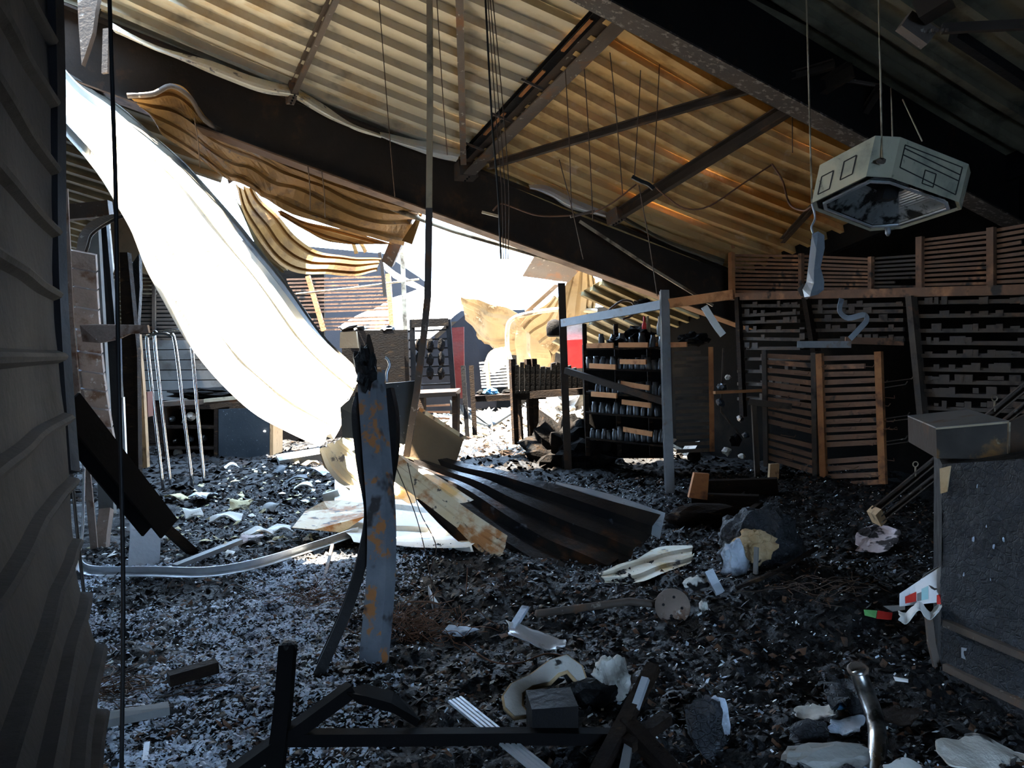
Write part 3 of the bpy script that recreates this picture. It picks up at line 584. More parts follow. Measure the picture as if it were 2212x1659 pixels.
# twisted sheet like a bow tie
mb = ribbed([PL([(985, 640), (1040, 655), (1100, 672), (1150, 690)], 13.9, 13.5), PL([(1010, 690), (1052, 720), (1090, 735), (1140, 740)], 14.5, 14.1), PL([(1045, 745), (1070, 752), (1095, 760), (1120, 770)], 15.0, 14.6)], 26, 3, .03, .2, .5, seed=35, dent=.15, flip=-1)
one('twisted_roof_sheet', mb, M['far_tan'], 'twisted tan sheet pinched like a bow beside the dark opening', 'roof sheet', sheet=.002)
mb = ribbed([PL([(1105, 690), (1110, 740), (1120, 790)], 13.2, 13.9), PL([(1140, 680), (1160, 730), (1175, 795)], 12.8, 13.5), PL([(1175, 690), (1200, 745), (1185, 790)], 13.1, 13.8)], 24, 2, .02, .2, .5, seed=36, dent=.2, flip=-1)
one('twisted_roof_sheet', mb, M['far_tan'], 'tan sheet flaring out like a skirt above the black goods', 'roof sheet', sheet=.002)
one('twisted_roof_sheet', ribbed([PL([(1040, 800), (1060, 760), (1100, 748)], 14.2, 14.0), PL([(1065, 805), (1090, 790), (1110, 780)], 14.0, 13.9)], 14, 1, .02, dent=.1), M['sheet_rust'], 'low tan sheet fold between the slatted crate and the twisted sheet', 'roof sheet', sheet=.002)
mb = ribbed([PL([(730, 705), (800, 668), (880, 632), (990, 605)], 16.5, 17), PL([(760, 730), (830, 712), (900, 690), (1010, 645)], 15.8, 16.2), PL([(880, 765), (915, 740), (955, 708), (1000, 665)], 15.0, 15.4)], 24, 4, .04, .2, .3, seed=38, dent=.05)
one('collapsed_roof_sheet', mb, M['sheet_white'], 'broad white roof sheet lying pitched behind the dark shelving in full sun', 'roof sheet', sheet=.002)
mb = ribbed([PL([(815, 560), (860, 590), (930, 625), (960, 640)], 13.8, 14.4), PL([(850, 600), (880, 615), (925, 640), (950, 650)], 13.6, 14.2)], 14, 1, .02, dent=.06)
one('collapsed_roof_sheet', mb, M['sheet_cream'], 'narrow cream sheet edge slanting right of the slatted panel', 'roof sheet', sheet=.002)
# dark leaning gable panel
one('dark_gable_panel', MB().prism([P(905, 765, 15.2), P(1010, 675, 15.6), P(1078, 770, 15.8), P(1072, 880, 15.5), P(920, 890, 15.2)], (0, .06, 0)), M['gable'], 'dark triangular gable panel beyond the white sheet', 'panel')
one('collapsed_purlin', MB().bar(P(1138, 668, 12.8), P(1202, 610, 12.3), .12, .09), M['steel_brown'], 'brown purlin stub slanting across the lower sky', 'purlin')
t = T('bent_pipe', P(1103, 850, 12.6), 'pale bent pipe arching over the black goods', 'pipe')
t.part('pipe', MB().tube(cat_mull(PL([(1104, 852), (1098, 780), (1096, 715), (1106, 690), (1140, 678), (1210, 668), (1290, 672)], 12.6, 12.0), 30), .035, 8), M['cord_pale'])
ORD = 'first second third fourth fifth sixth seventh eighth ninth tenth eleventh twelfth thirteenth fourteenth'.split()
# ---------------------------------------------------------------- left: shelving upright with clip-on covers
rnd = random.Random(11)
up_pts = cat_mull([P(139, 408, 6.1), P(146, 560, 6.1), P(152, 690, 6.1), P(164, 830, 6.1), P(180, 950, 6.1), P(194, 1080, 6.1), P(208, 1232, 6.1)], 28)
t = T('shelf_upright', up_pts[-1], 'bowed rusty shelving upright with stacked cover clips near the fallen shutter', 'shelving')
t.part('flange_strip', MB().sweep(up_pts, RECT(.055, .012), up=(0, -1, 0)), M['upright_rust'])
cl = cat_mull([P(160, 540, 6.15), P(166, 640, 6.15), P(176, 760, 6.15), P(190, 860, 6.15), P(208, 960, 6.15)], 11)
for k in range(10):
    p0, p1 = cl[k], cl[k].lerp(cl[k + 1], .90); w = .15 - .004 * k
    mb = MB().box((p0 + p1) / 2 + Vector((.045, .05, -.012)), Vector((w * .5, .045, -.015)), Vector((-.008, .03, .008)), (p1 - p0) / 2)
    c = t.part('cover_clip', mb, M['upright_rust'])
    t.part('clip_edge', MB().box((p0 + p1) / 2 + Vector((-.03, -.005, 0)), Vector((.014, 0, 0)), Vector((0, .012, 0)), (p1 - p0) / 2), M['upright_rust'] if k > 4 else M['glass_burnt'], under=c)
a0 = P(172, 718, 6.08)
one('shelf_bracket', MB().prism([P(172, 702, 6.0), P(205, 700, 5.95), P(318, 702, 5.75), P(321, 719, 5.75), P(280, 721, 5.8), P(255, 733, 5.85), P(215, 741, 5.9), P(178, 738, 6.0)], (0, .03, 0)), M['upright_rust'], 'rusty shelf bracket arm sticking out from the bowed upright', 'bracket')
one('shelf_upright', MB().sweep(PL([(230, 1100), (222, 1160), (218, 1228)], 6.4, 6.2), CH(.09, .06, .008), up=(0, -1, 0)), M['upright_rust'], 'stub of a brown upright standing beside the bowed one', 'shelving')
# stacked panels behind
def slab(name, pts, vec, mat, label, cat_): return one(name, MB().prism(pts, vec), mat, label, cat_)
slab('leaning_board', [P(187, 520, 7.0), P(212, 490, 7.0), P(232, 850, 6.9), P(246, 1110, 6.8), P(215, 1150, 6.8), P(200, 800, 6.9)], (0, .05, 0), M['board_grey'], 'tall charcoal-grey board leaning behind the rusty upright', 'board')
slab('leaning_board', [P(214, 480, 7.2), P(228, 470, 7.2), P(262, 860, 7.1), P(275, 1090, 7.0), P(252, 1100, 7.0), P(240, 860, 7.1)], (0, .05, 0), M['steel_black'], 'narrow black board leaning right of the charcoal-grey one', 'board')
slab('leaning_board', [P(258, 545, 7.5), P(275, 545, 7.5), P(296, 760, 7.4), P(300, 1080, 7.3), P(272, 1085, 7.3)], (0, .08, 0), M['wood_char'], 'charred timber stud standing behind the shelf bracket', 'timber')
slab('leaning_board', [P(276, 560, 7.7), P(285, 570, 7.7), P(300, 548, 7.7), P(302, 620, 7.7), P(292, 790, 7.7), P(278, 780, 7.7)], (0, .06, 0), M['char'], 'jagged black charred post top behind the shelf bracket', 'timber')
slab('leaning_board', [P(228, 480, 7.9), P(234, 482, 7.9), P(243, 580, 7.9), P(240, 590, 7.9)], (0, .04, 0), M['debris_pale'], 'thin pale batten behind the leaning boards', 'batten')
slab('leaning_board', [P(238, 602, 7.9), P(252, 602, 7.9), P(254, 635, 7.9), P(242, 640, 7.9)], (0, .04, 0), M['debris_pale'], 'small pale block beside the black hanging cable', 'block')
slab('header_bar', [P(136, 442, 8.2), P(232, 432, 8.2), P(236, 466, 8.2), P(140, 474, 8.2)], (0, .1, 0), M['steel_brown'], 'brown steel header bar above the leaning boards', 'header')
slab('wall_panel', [P(225, 435, 9.6), P(330, 420, 9.6), P(330, 565, 9.6), P(228, 570, 9.6)], (0, .06, 0), M['wall_tan'], 'tan scorched wall panel behind the leaning boards', 'panel')
slab('sheet_offcut', [P(262, 860, 6.7), P(266, 858, 6.7), P(272, 1000, 6.6), P(268, 1120, 6.6), P(258, 985, 6.6)], (0, .03, 0), M['alu'], 'shiny narrow metal offcut between the boards and the chrome hoops', 'offcut')
slab('door_post', [P(291, 722, 7.9), P(300, 722, 7.9), P(310, 850, 7.9), P(318, 1010, 7.8), P(306, 1012, 7.8), P(298, 850, 7.9)], (0, .06, 0), M['wood_tan'], 'brown timber edge strip left of the chrome hoops', 'timber')
slab('scorched_board', [P(302, 850, 8.1), P(318, 846, 8.1), P(320, 900, 8.1), P(304, 905, 8.1)], (0, .12, 0), M['red_dark'], 'dull red scorched board beside the chrome hoops', 'board')
one('curled_strip', MB().sweep(cat_mull(PL([(163, 570), (178, 540), (185, 510), (205, 488), (230, 475), (262, 466), (296, 464)], 6.3, 6.9), 26), CH(.09, .035, .005), up=(0, -.6, .8), twist=[.3 * math.sin(i * .35) for i in range(26)]), M['steel_brown'], 'curled metal channel twisting from the upright towards the white sheet', 'channel')
one('fallen_beam', MB().sweep(PL([(128, 868), (345, 1140)], 4.6, 5.2), IB(.16, .19, .02, .02), up=(.4, -.7, .6)), M['frame_black'], 'thick black steel beam fallen diagonally at the left', 'beam')
one('fallen_batten', MB().sweep(PL([(335, 1120), (430, 1205)], 5.6, 5.9), RECT(.06, .06)), M['wood_char'], 'charred batten end on the ground below the black fallen beam', 'batten')
# chrome hoops
def hoop(pts, d0, d1, label):
    q = PL(pts, d0, d1); one('chrome_hoop', MB().tube(cat_mull(q, 44), .018, 10), M['chrome'], label, 'rail')
hoop([(353, 1062), (335, 900), (318, 742), (324, 726), (345, 720), (366, 724), (378, 740), (398, 900), (416, 1052)], 9.0, 9.0, 'chrome inverted U rail, the front one by the leaning boards')
hoop([(370, 1064), (352, 900), (334, 732), (342, 720), (370, 714), (400, 717), (412, 732), (428, 900), (443, 1062)], 9.35, 9.35, 'chrome inverted U rail, the back wider one by the counter')
# far left back wall and shop counter
bw = T('boarded_wall', P(430, 1000, 13.6), 'grey horizontal boarded wall behind the burnt counter', 'wall panel')
for k in range(6):
    y0 = 735 + k * 22; bw.part('board', MB().prism([P(300, y0, 13.6), P(700, y0 - 3, 13.6), P(700, y0 + 17, 13.6), P(300, y0 + 20, 13.6)], (0, .04, .0)), M['board_grey'])
for k in range(3):
    y0 = 868 + k * 46; bw.part('board', MB().prism([P(300, y0, 13.65), P(760, y0 - 3, 13.65), P(760, y0 + 41, 13.65), P(300, y0 + 44, 13.65)], (0, .04, .0)), M['wood_char'])
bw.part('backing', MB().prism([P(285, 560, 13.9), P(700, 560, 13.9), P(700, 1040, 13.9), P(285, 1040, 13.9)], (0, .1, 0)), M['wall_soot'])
def slat_panel(name, label, BL, BR, TL, TR, n, mat, fill=.6, th=.02, posts=(), pmat=None, pw=.05, group=None, miss=0.0, seed=0, backing=None, jitter=.004, rails=(), missing_top=0):
    """a panel of horizontal slats between four corner points, every slat its own part"""
    BL, BR, TL, TR = map(Vector, (BL, BR, TL, TR)); r_ = random.Random(seed)
    t = T(name, (BL + BR) / 2, label, 'slat panel', group)
    nrm = (BR - BL).cross(TL - BL).normalized()
    if nrm.y > 0: nrm = -nrm
    for k in range(n):
        if r_.random() < miss: continue
        f0, f1 = k / n, (k + fill) / n
        a, b = BL.lerp(TL, f0), BR.lerp(TR, f0); c, d = BR.lerp(TR, f1), BL.lerp(TL, f1)
        j = Vector((0, 0, r_.uniform(-1, 1) * jitter)); j2 = Vector((0, 0, r_.uniform(-1, 1) * jitter))
        if r_.random() < miss * 1.5:
            e = r_.uniform(.45, .8); b, c = a.lerp(b, e), d.lerp(c, e)
        t.part('slat', MB().prism([a + j, b + j2, c + j2, d + j], nrm * th), mat)
    for f in posts:
        a, b = BL.lerp(BR, f), TL.lerp(TR, f); t.part('post', MB().bar(a + nrm * .03, b + nrm * .03, pw, .05, up=nrm), pmat or mat)
    for f in rails:
        a, b = BL.lerp(TL, f), BR.lerp(TR, f); t.part('rail', MB().bar(a + nrm * .03, b + nrm * .03, .05, pw, up=(0, 0, 1)), pmat or mat)
    if backing: t.part('backing', MB().prism([BL - nrm * .06, BR - nrm * .06, TR - nrm * .06, TL - nrm * .06], -nrm * .03), backing)
    return t
slat_panel('slat_panel', 'dark slatted panel half hidden by the left edge of the white sheet', P(298, 735, 13.0), P(560, 735, 13.0), P(298, 565, 13.0), P(560, 565, 13.0), 20, M['slat_dark'], .62, seed=3, miss=.08, posts=(.14,), pmat=M['slat_dark'])
ct = T('shop_counter', G(460, 1005), 'burnt shop counter with open shelves and a dark door at the left rear', 'counter')
def quad(x0, y0, x1, y1, d, dep, mat, name, under=None, slope=0): return ct.part(name, MB().prism([P(x0, y0, d), P(x1, y0 - slope, d), P(x1, y1 - slope, d), P(x0, y1, d)], (0, dep, 0)), mat, under)
quad(345, 868, 640, 878, 12.0, .7, M['steel_brown'], 'worktop', None, 14)
quad(440, 862, 560, 870, 11.98, .05, M['cord_pale'], 'worktop_edge', None, 12)
dr = quad(472, 884, 582, 1010, 12.0, .04, M['blue_panel'], 'door', None, 4)
for q in [(566, 888), (572, 932), (577, 985), (524, 998)]:
    ct.part('screw', MB().lathe(P(q[0], q[1], 11.97), [(.02, 0), (.02, -.01), (.008, -.02)], 8, axis=(0, 1, 0)), M['fleck'], dr)
quad(350, 880, 358, 1010, 12.0, .5, M['wood_char'], 'side_panel'); quad(462, 884, 470, 1008, 12.0, .5, M['wood_char'], 'side_panel'); quad(583, 880, 590, 1004, 12.0, .5, M['wood_tan'], 'side_panel')
quad(356, 920, 464, 926, 12.0, .5, M['wood_char'], 'shelf'); quad(356, 966, 464, 971, 12.0, .5, M['wood_char'], 'shelf'); quad(356, 884, 580, 1008, 12.5, .03, M['wall_soot'], 'back_panel')
for i, (x, y, w, h, mt, nm, lb) in enumerate([(372, 905, 10, 13, 'jar', 'scorched_tin', 'small sooty tin on the top counter shelf behind the hoops'), (398, 912, 9, 9, 'chrome_dull', 'scorched_tin', 'round shiny tin on the top counter shelf'), (412, 900, 18, 20, 'debris_pale', 'crumpled_packet', 'crumpled beige packet on the top counter shelf'), (380, 952, 10, 12, 'chrome_dull', 'scorched_tin', 'shiny dented tin on the middle counter shelf'), (410, 948, 14, 16, 'blue_panel', 'scorched_box', 'dark blue box on the middle counter shelf'), (440, 945, 12, 18, 'jar', 'scorched_box', 'black box on the middle counter shelf by the door'), (385, 980, 20, 24, 'debris_pale', 'melted_bag', 'pale melted bag in the counter bottom')]):
    p = P(x, y, 12.15); k = 12.15 / F
    one(nm, MB().blob(p, w * k * .55, .09, h * k * .5, seed=i, amp=.25, sub=2), M[mt], lb, 'packet' if 'packet' in nm or 'bag' in nm else 'tin' if 'tin' in nm else 'box')
slab('grey_board', [P(596, 1000, 11.6), P(690, 985, 11.6), P(700, 998, 11.0), P(604, 1014, 11.0)], (0, 0, .12), M['board_grey'], 'grey board lying on the floor right of the counter', 'board')
for i, (x, y, w, h) in enumerate([(450, 843, 150, 12), (560, 848, 60, 9)]):
    one('burnt_goods', MB().blob(P(x, y + 6, 12.3), w * .5 * 12.3 / F, .2, h * 12.3 / F, seed=40 + i, amp=.6, freq=4, sub=3), M['goods'], ['long heap of burnt goods along the counter top', 'small burnt heap at the counter end behind the white sheet'][i], 'goods')

# ---------------------------------------------------------------- centre rear: slatted gondola and shelving
slat_panel('slat_panel', 'rust-framed slatted panel under the ochre hammock sheet, daylight between its slats', P(660, 716, 12.6), P(850, 710, 12.4), P(618, 598, 12.6), P(842, 592, 12.4), 15, M['slat_rust'], .5, posts=(.22, .99), pmat=M['rust_bright'], pw=.07, seed=5, miss=.03)
one('hanging_rail', MB().tube(PL([(640, 635), (760, 622), (905, 603)], 12.2, 12.0), .014, 6), M['cord_pale'], 'thin pale rail across the rust-framed slatted panel', 'rail')
one('slotted_post', MB().sweep(PL([(868, 520), (875, 700), (890, 830)], 11.5, 11.5), CH(.06, .04, .006), up=(0, -1, 0)), M['cord_pale'], 'tall thin slotted post right of the rust-framed slatted panel', 'post')
one('slotted_post', MB().sweep(PL([(820, 545), (826, 580), (832, 640)], 11.6, 11.6), RECT(.05, .03), up=(0, -1, 0)), M['steel_dark'], 'short dark post hanging over the rust-framed slatted panel', 'post')
cb = T('burnt_cabinet', P(808, 870, 11.2), 'burnt brown cabinet with charred lumps on top behind the bent post', 'cabinet')
cb.part('body', MB().prism([P(738, 714, 11.2), P(880, 712, 11.2), P(886, 870, 11.2), P(740, 880, 11.2)], (0, .5, 0)), M['wood_char'])
cb.part('front', MB().prism([P(800, 722, 11.18), P(872, 720, 11.18), P(876, 825, 11.18), P(804, 828, 11.18)], (0, -.02, 0)), M['wood_char'])
one('cardboard_carton', MB().prism([P(738, 718, 11.1), P(772, 716, 11.1), P(776, 752, 11.1), P(737, 752, 11.1)], (0, -.1, 0)), M['tan_panel'], 'scorched tan carton hanging on the burnt cabinet side', 'carton')
for i, (x, y, w) in enumerate([(752, 708, 22), (775, 710, 14), (838, 711, 16)]):
    one('charred_lump', MB().blob(P(x, y, 11.3), w * 11.3 / F, .12, 7 * 11.3 / F, seed=50 + i, amp=.5, freq=3, sub=2), M['char'], ['largest charred lump on top of the burnt cabinet', 'middle charred lump on top of the burnt cabinet', 'flat charred scrap on the far end of the burnt cabinet'][i], 'lump')
rk = T('display_rack', G(930, 960), 'black wire display rack with hung burnt goods left of the red post', 'rack')
for (x0, y0, x1, y1, w) in [(890, 690, 895, 860, .07), (968, 690, 980, 850, .07)]:
    rk.part('upright', MB().sweep(PL([(x0, y0), (x1, y1)], 11.2, 11.2), RECT(w, .05), up=(0, -1, 0)), M['steel_black'])
rk.part('sign_board', MB().prism([P(889, 690, 11.15), P(968, 687, 11.15), P(969, 704, 11.15), P(889, 708, 11.15)], (0, .05, 0)), M['wood_char'])
for k in range(7):
    y = 716 + k * 19.5; rk.part('cross_bar', MB().bar(P(874, y, 11.3), P(975, y - 4, 11.3), .02, .025), M['steel_black'])
for k in range(9):
    rk.part('hung_item', MB().blob(P(905 + (k % 3) * 24, 745 + (k // 3) * 30, 11.25), .05, .03, .10, seed=60 + k, amp=.4, sub=2), M['goods'])
one('red_post', MB().prism([P(976, 708, 11.6), P(1002, 706, 11.6), P(1003, 860, 11.6), P(984, 862, 11.6)], (0, .08, 0)), M['red_dark'], 'dark red post right of the wire display rack', 'post')
one('black_post', MB().sweep(PL([(1018, 790), (1026, 940)], 10.6, 10.5), RECT(.06, .05), up=(0, -1, 0)), M['wood_char'], 'charred post standing before the sunlit slatted crate', 'post')
one('black_post', MB().sweep(PL([(1000, 790), (1010, 950)], 10.9, 10.8), RECT(.06, .05), up=(0, -1, 0)), M['steel_black'], 'slim black post right beside the dark red post', 'post')
bt = T('low_table', G(930, 930), 'black low table in front of the display rack', 'table')
bt.part('tabletop', MB().prism([P(905, 850, 10.8), P(985, 846, 10.8), P(995, 838, 11.2), P(905, 842, 11.2)], (0, 0, -.06)), M['steel_dark'])
for (x, y0, y1) in [(912, 854, 930), (985, 850, 935)]:
    bt.part('leg', MB().bar(P(x, y0, 10.85), P(x, y1, 10.85), .09, .06), M['wood_char'])
slat_panel('slat_panel', 'low slatted rack below the black table in the sunlit rubble', P(900, 915, 11.6), P(972, 922, 11.6), P(900, 868, 11.6), P(972, 862, 11.6), 4, M['slat_rust'], .3, seed=9)
sh2 = T('burnt_shelf', G(1080, 940), 'black shelf carrying a blue scrap across the sunlit rubble', 'shelf')
sh2.part('board', MB().prism([P(1022, 856, 10.6), P(1180, 848, 10.4), P(1180, 862, 10.4), P(1026, 868, 10.6)], (0, .4, 0)), M['wood_char'])
for x in (1120, 1150):
    sh2.part('leg', MB().bar(P(x, 860, 10.5), P(x + 6, 950, 10.5), .05, .05), M['wood_char'])
one('blue_bag', MB().blob(P(1060, 846, 10.7), .09, .08, .05, seed=4, amp=.5, sub=3), M['blue'], 'crumpled bright blue bag on the black shelf', 'bag')
one('burnt_goods', MB().blob(P(1040, 848, 10.8), .06, .06, .04, seed=5, amp=.6, sub=2), M['goods'], 'black burnt scrap left of the blue bag', 'goods')
one('burnt_goods', MB().blob(P(1098, 846, 10.8), .08, .06, .04, seed=6, amp=.6, sub=2), M['goods'], 'black burnt scrap right of the blue bag', 'goods')
slat_panel('slatted_crate', 'sunlit white slatted crate beyond the black shelf', P(1042, 838, 12.6), P(1100, 834, 12.4), P(1036, 780, 12.6), P(1100, 775, 12.4), 9, M['sheet_white'], .55, posts=(.28,), pmat=M['wood_tan'], pw=.05, seed=2)
# shelf of black goods on posts
gp = T('goods_rack', G(1180, 950), 'charred rack with a solid row of burnt goods before the tan skirt sheet', 'rack')
for x, y0 in [(1106, 776), (1140, 776), (1152, 775)]:
    gp.part('post', MB().bar(P(x, y0, 10.2), P(x + 8, 960, 10.2), .07, .06), M['wood_char'])
gp.part('shelf', MB().prism([P(1104, 848, 10.2), P(1270, 838, 10.0), P(1270, 852, 10.0), P(1104, 864, 10.2)], (0, .5, 0)), M['wood_char'])
for k in range(14):
    x = 1112 + k * 11.3; hgt = 62 + rnd.uniform(-6, 6) - (0 if k < 11 else (k - 10) * 9)
    one('burnt_book', MB().prism([P(x, 850, 10.15), P(x + 9.5, 849, 10.15), P(x + 9.2, 850 - hgt + rnd.uniform(-3, 3), 10.15), P(x + .5, 850 - hgt, 10.15)], (0, .3, 0)), M['goods'], 'blackened upright book, %s from the left in the row on the charred rack' % ORD[k], 'book', 'blackened row on the charred rack')
one('burnt_heap', MB().blob(G(1225, 1000), .55, .5, .55, seed=71, amp=.45, freq=3, sub=4), M['goods'], 'big black burnt heap left of the jar shelves', 'heap')
one('ash_heap', MB().blob(G(1205, 905, .1), .55, .5, .40, seed=73, amp=.5, freq=4, sub=4), M['debris_pale'], 'pale ash and plaster heap in the sun behind the burnt heap', 'heap')
one('fallen_sheeting', MB().prism([P(972, 868, 11.8), P(1000, 880, 11.6), P(1065, 905, 11.4), P(1060, 925, 11.3), P(1030, 915, 11.4), P(978, 885, 11.8)], (0, 0, .03)), M['blue_panel'], 'blue-grey fallen panel in the sunlit rubble, sloping right', 'panel')
one('fallen_sheeting', MB().prism([P(1060, 905, 11.3), P(1122, 872, 11.7), P(1128, 882, 11.6), P(1066, 922, 11.2)], (0, 0, .03)), M['blue_panel'], 'blue-grey fallen panel in the sunlit rubble, sloping left', 'panel')
# melted extinguisher-like red panel and blackened drum
one('red_sign', MB().prism([P(1224, 735, 11.4), P(1258, 733, 11.4), P(1260, 795, 11.4), P(1226, 796, 11.4)], (0, .04, 0)), M['red'], 'bright red panel seen between the slotted posts', 'panel')
one('sooty_panel', MB().prism([P(1222, 690, 11.45), P(1258, 688, 11.45), P(1259, 735, 11.45), P(1224, 736, 11.45)], (0, .04, 0)), M['concrete'], 'smoky grey panel above the bright red one', 'panel')
one('lamp_housing', MB().lathe(P(1198, 716, 10.6), [(.02, .16), (.09, .13), (.11, .05), (.105, -.05), (.08, -.07), (.02, -.06)], 14), M['goods'], 'blackened round lamp housing hanging left of the slotted post', 'lamp')

# ---------------------------------------------------------------- the slotted rack with burnt jars
Z0 = P(1213, 612, 9.6); Z1 = P(1436, 628, 8.0)
t = T('slotted_post', G(1226, 1035), 'slotted grey rack post at the far end of the level beam', 'post')
t.part('channel', MB().sweep(PL([(1213, 612), (1220, 830), (1228, 1036)], 9.5, 9.4), CH(.085, .05, .01), up=(0, -1, 0)), M['steel_dark'])
t = T('slotted_post', G(1447, 1088), 'bluish steel rack post standing before the slatted shelving', 'post')
t.part('channel', MB().sweep(PL([(1435, 628), (1440, 850), (1448, 1100)], 8.0, 7.7), CH(.085, .07, .012), up=(0, -1, 0)), M['steel_grey'])
one('rack_beam', MB().bar(P(1215, 698, 9.45), P(1436, 657, 8.0), .05, .09), M['steel_grey'], 'grey level beam between the two slotted rack posts', 'beam')
one('rack_beam', MB().bar(P(1436, 657, 8.0), P(1585, 636, 7.6), .05, .09), M['rust_bright'], 'rusty level beam running right from the bluish rack post', 'beam')
one('fallen_beam', MB().bar(P(1222, 800, 9.4), P(1436, 868, 8.6), .06, .07), M['steel_dark'], 'dark beam sloping down across the jar shelves', 'beam')
jr = T('jar_shelves', G(1345, 985), 'charred shelving with orange price strips and rows of burnt jars', 'shelving')
strips = [(1268, 747, 1325, 746), (1337, 745, 1400, 745), (1412, 746, 1484, 744), (1274, 790, 1330, 793), (1340, 781, 1396, 782), (1278, 851, 1332, 855), (1342, 828, 1403, 838), (1344, 868, 1406, 876), (1347, 927, 1410, 938)]
for (x0, y0, x1, y1) in strips:
    jr.part('price_strip', MB().bar(P(x0, y0, 9.0), P(x1, y1, 8.7), .02, .055), M['rust_bright'])
for (y, y1) in [(752, 750), (795, 800), (846, 858), (890, 902), (945, 962)]:
    jr.part('shelf', MB().prism([P(1266, y, 9.2), P(1432, y1, 8.7), P(1432, y1 - 4, 9.2), P(1266, y - 4, 9.7)], (0, 0, -.02)), M['wood_char'])
for x in (1262, 1330, 1400):
    jr.part('upright', MB().bar(P(x, 700, 9.5), P(x + 8, 985, 9.4), .05, .05), M['wood_char'])
jr.part('back_panel', MB().prism([P(1258, 745, 9.9), P(1450, 740, 9.5), P(1455, 990, 9.5), P(1262, 990, 9.9)], (0, .04, 0)), M['wall_soot'])
jm = MB().lathe((0, 0, 0), [(.030, 0), (.034, .01), (.034, .085), (.026, .10), (.026, .125), (.0, .125)], 10).mesh('burnt_jar', (0, 0, 0), M['jar'])
rows_ = [(750, 1300, 1430, 7, 'top'), (797, 1275, 1428, 13, 'second'), (852, 1290, 1428, 12, 'third'), (896, 1285, 1420, 10, 'fourth'), (952, 1280, 1428, 13, 'lowest')]
for (y, x0, x1, n, nm) in rows_:
    for k in range(n):
        f = k / (n - 1); x = x0 + (x1 - x0) * f; o = bpy.data.objects.new('burnt_jar', jm); COL.objects.link(o); o.location = P(x, y + 6 * f, 9.25 - .45 * f) + Vector((0, 0, .01))
        s_ = rnd.uniform(.85, 1.25); o.scale = (s_, s_, s_ * rnd.uniform(.9, 1.15)); o.rotation_euler = (rnd.uniform(-.1, .1), rnd.uniform(-.15, .15), rnd.uniform(0, 6))
        tagp(o, 'blackened jar, %s from the left on the %s shelf of the orange-stripped shelving' % (ORD[k], nm), 'jar', 'burnt jars on the %s shelf' % nm)
for i, (x, y, w, h) in enumerate([(1380, 728, 60, 20), (1330, 738, 40, 9), (1500, 733, 60, 14)]):
    one('burnt_goods', MB().blob(P(x, y, 9.2), w * .5 * 9.2 / F, .2, h * 9.2 / F, seed=80 + i, amp=.6, freq=3.5, sub=3), M['goods'], ['tall burnt heap on top of the jar shelves', 'low burnt heap at the left on top of the jar shelves', 'burnt heap right of the bluish rack post'][i], 'goods')
for i, (x, mt, lb) in enumerate([(1392, 'red', 'small red bottle above the jar shelves'), (1400, 'cord_pale', 'tan bottle neck beside the small red bottle'), (1424, 'debris_pale', 'white bottle neck by the bluish rack post')]):
    one('plastic_bottle', MB().lathe(P(x, 725, 9.1), [(.0, 0), (.028, .0), (.028, .12), (.012, .16), (.012, .22), (0, .22)], 10), M[mt], lb, 'bottle')
# cable loop
one('cable_loop', MB().tube(cat_mull(PL([(1300, 690), (1318, 668), (1345, 650), (1368, 655), (1366, 680), (1345, 690)], 10.2, 10.0), 26), .016, 6), M['wire'], 'dark cable loop arching above the grey level beam', 'cable')
one('melted_fitting', MB().blob(P(1390, 655, 10), .10, .1, .05, seed=91, amp=.6, freq=3, sub=3), M['goods'], 'black melted fitting above the grey level beam', 'fitting')

slab('flaking_stanchion', [P(166, -20, 6.75), P(214, -20, 6.75), P(205, 30, 6.75), P(200, 70, 6.75), P(186, 112, 6.75), P(176, 140, 6.75), P(170, 60, 6.75)], (0, .06, 0), M['steel_brown'], 'flaking brown stanchion remnant at the top left over the rafter', 'stanchion')
slab('flaking_strip', [P(222, 62, 6.7), P(234, 60, 6.7), P(232, 156, 6.7), P(219, 158, 6.7)], (0, .03, 0), M['steel_brown'], 'short greyish strip beside the black hanging cable at the top left', 'strip')
# ---------------------------------------------------------------- right: slatted wall displays
WN = Vector((WD.y, -WD.x, 0)); WN = WN if WN.x < 0 else -WN
PW0 = P(1585, 640, 9.6); 
def WP(px, py, off=0.0): return hit(px, py, PW0 + WN * off, WN)
def wpanel(label, x0, x1, yt0, yb0, yt1, yb1, n, mat, off=0.0, **kw):
    return slat_panel('slat_panel', label, WP(x0, yb0, off), WP(x1, yb1, off), WP(x0, yt0, off), WP(x1, yt1, off), n, mat, **kw)
wpanel('upper slatted panel with orange corner post under the roof edge', 1584, 1735, 545, 632, 548, 634, 10, M['slat_rust'], fill=.62, seed=21, miss=.04, posts=(1.0,), pmat=M['slat_rust'], pw=.04)
wpanel('upper slatted panel behind the hanging grey strip', 1740, 1886, 548, 634, 555, 634, 10, M['slat_rust'], fill=.62, seed=22, miss=.12, posts=(1.0,), pmat=M['slat_rust'], pw=.04)
wpanel('upper dark slatted panel between the hanging strip and the right-hand bays', 1890, 1985, 552, 630, 545, 630, 9, M['slat_dark'], fill=.5, seed=23, miss=.1)
wpanel('wide upper slatted panel under the heater', 1992, 2146, 512, 628, 492, 625, 12, M['slat_rust'], fill=.55, seed=24, miss=.02, posts=(0, 1.0), pmat=M['slat_rust'], pw=.06)
wpanel('upper slatted panel cut by the right frame edge', 2156, 2260, 490, 624, 470, 620, 12, M['slat_rust'], fill=.6, seed=25, miss=.05)
one('corner_post', MB().bar(WP(1581, 645, .05), WP(1580, 527, .05), .055, .06), M['rust_bright'], 'bright orange rusted post at the corner of the slatted wall', 'post')
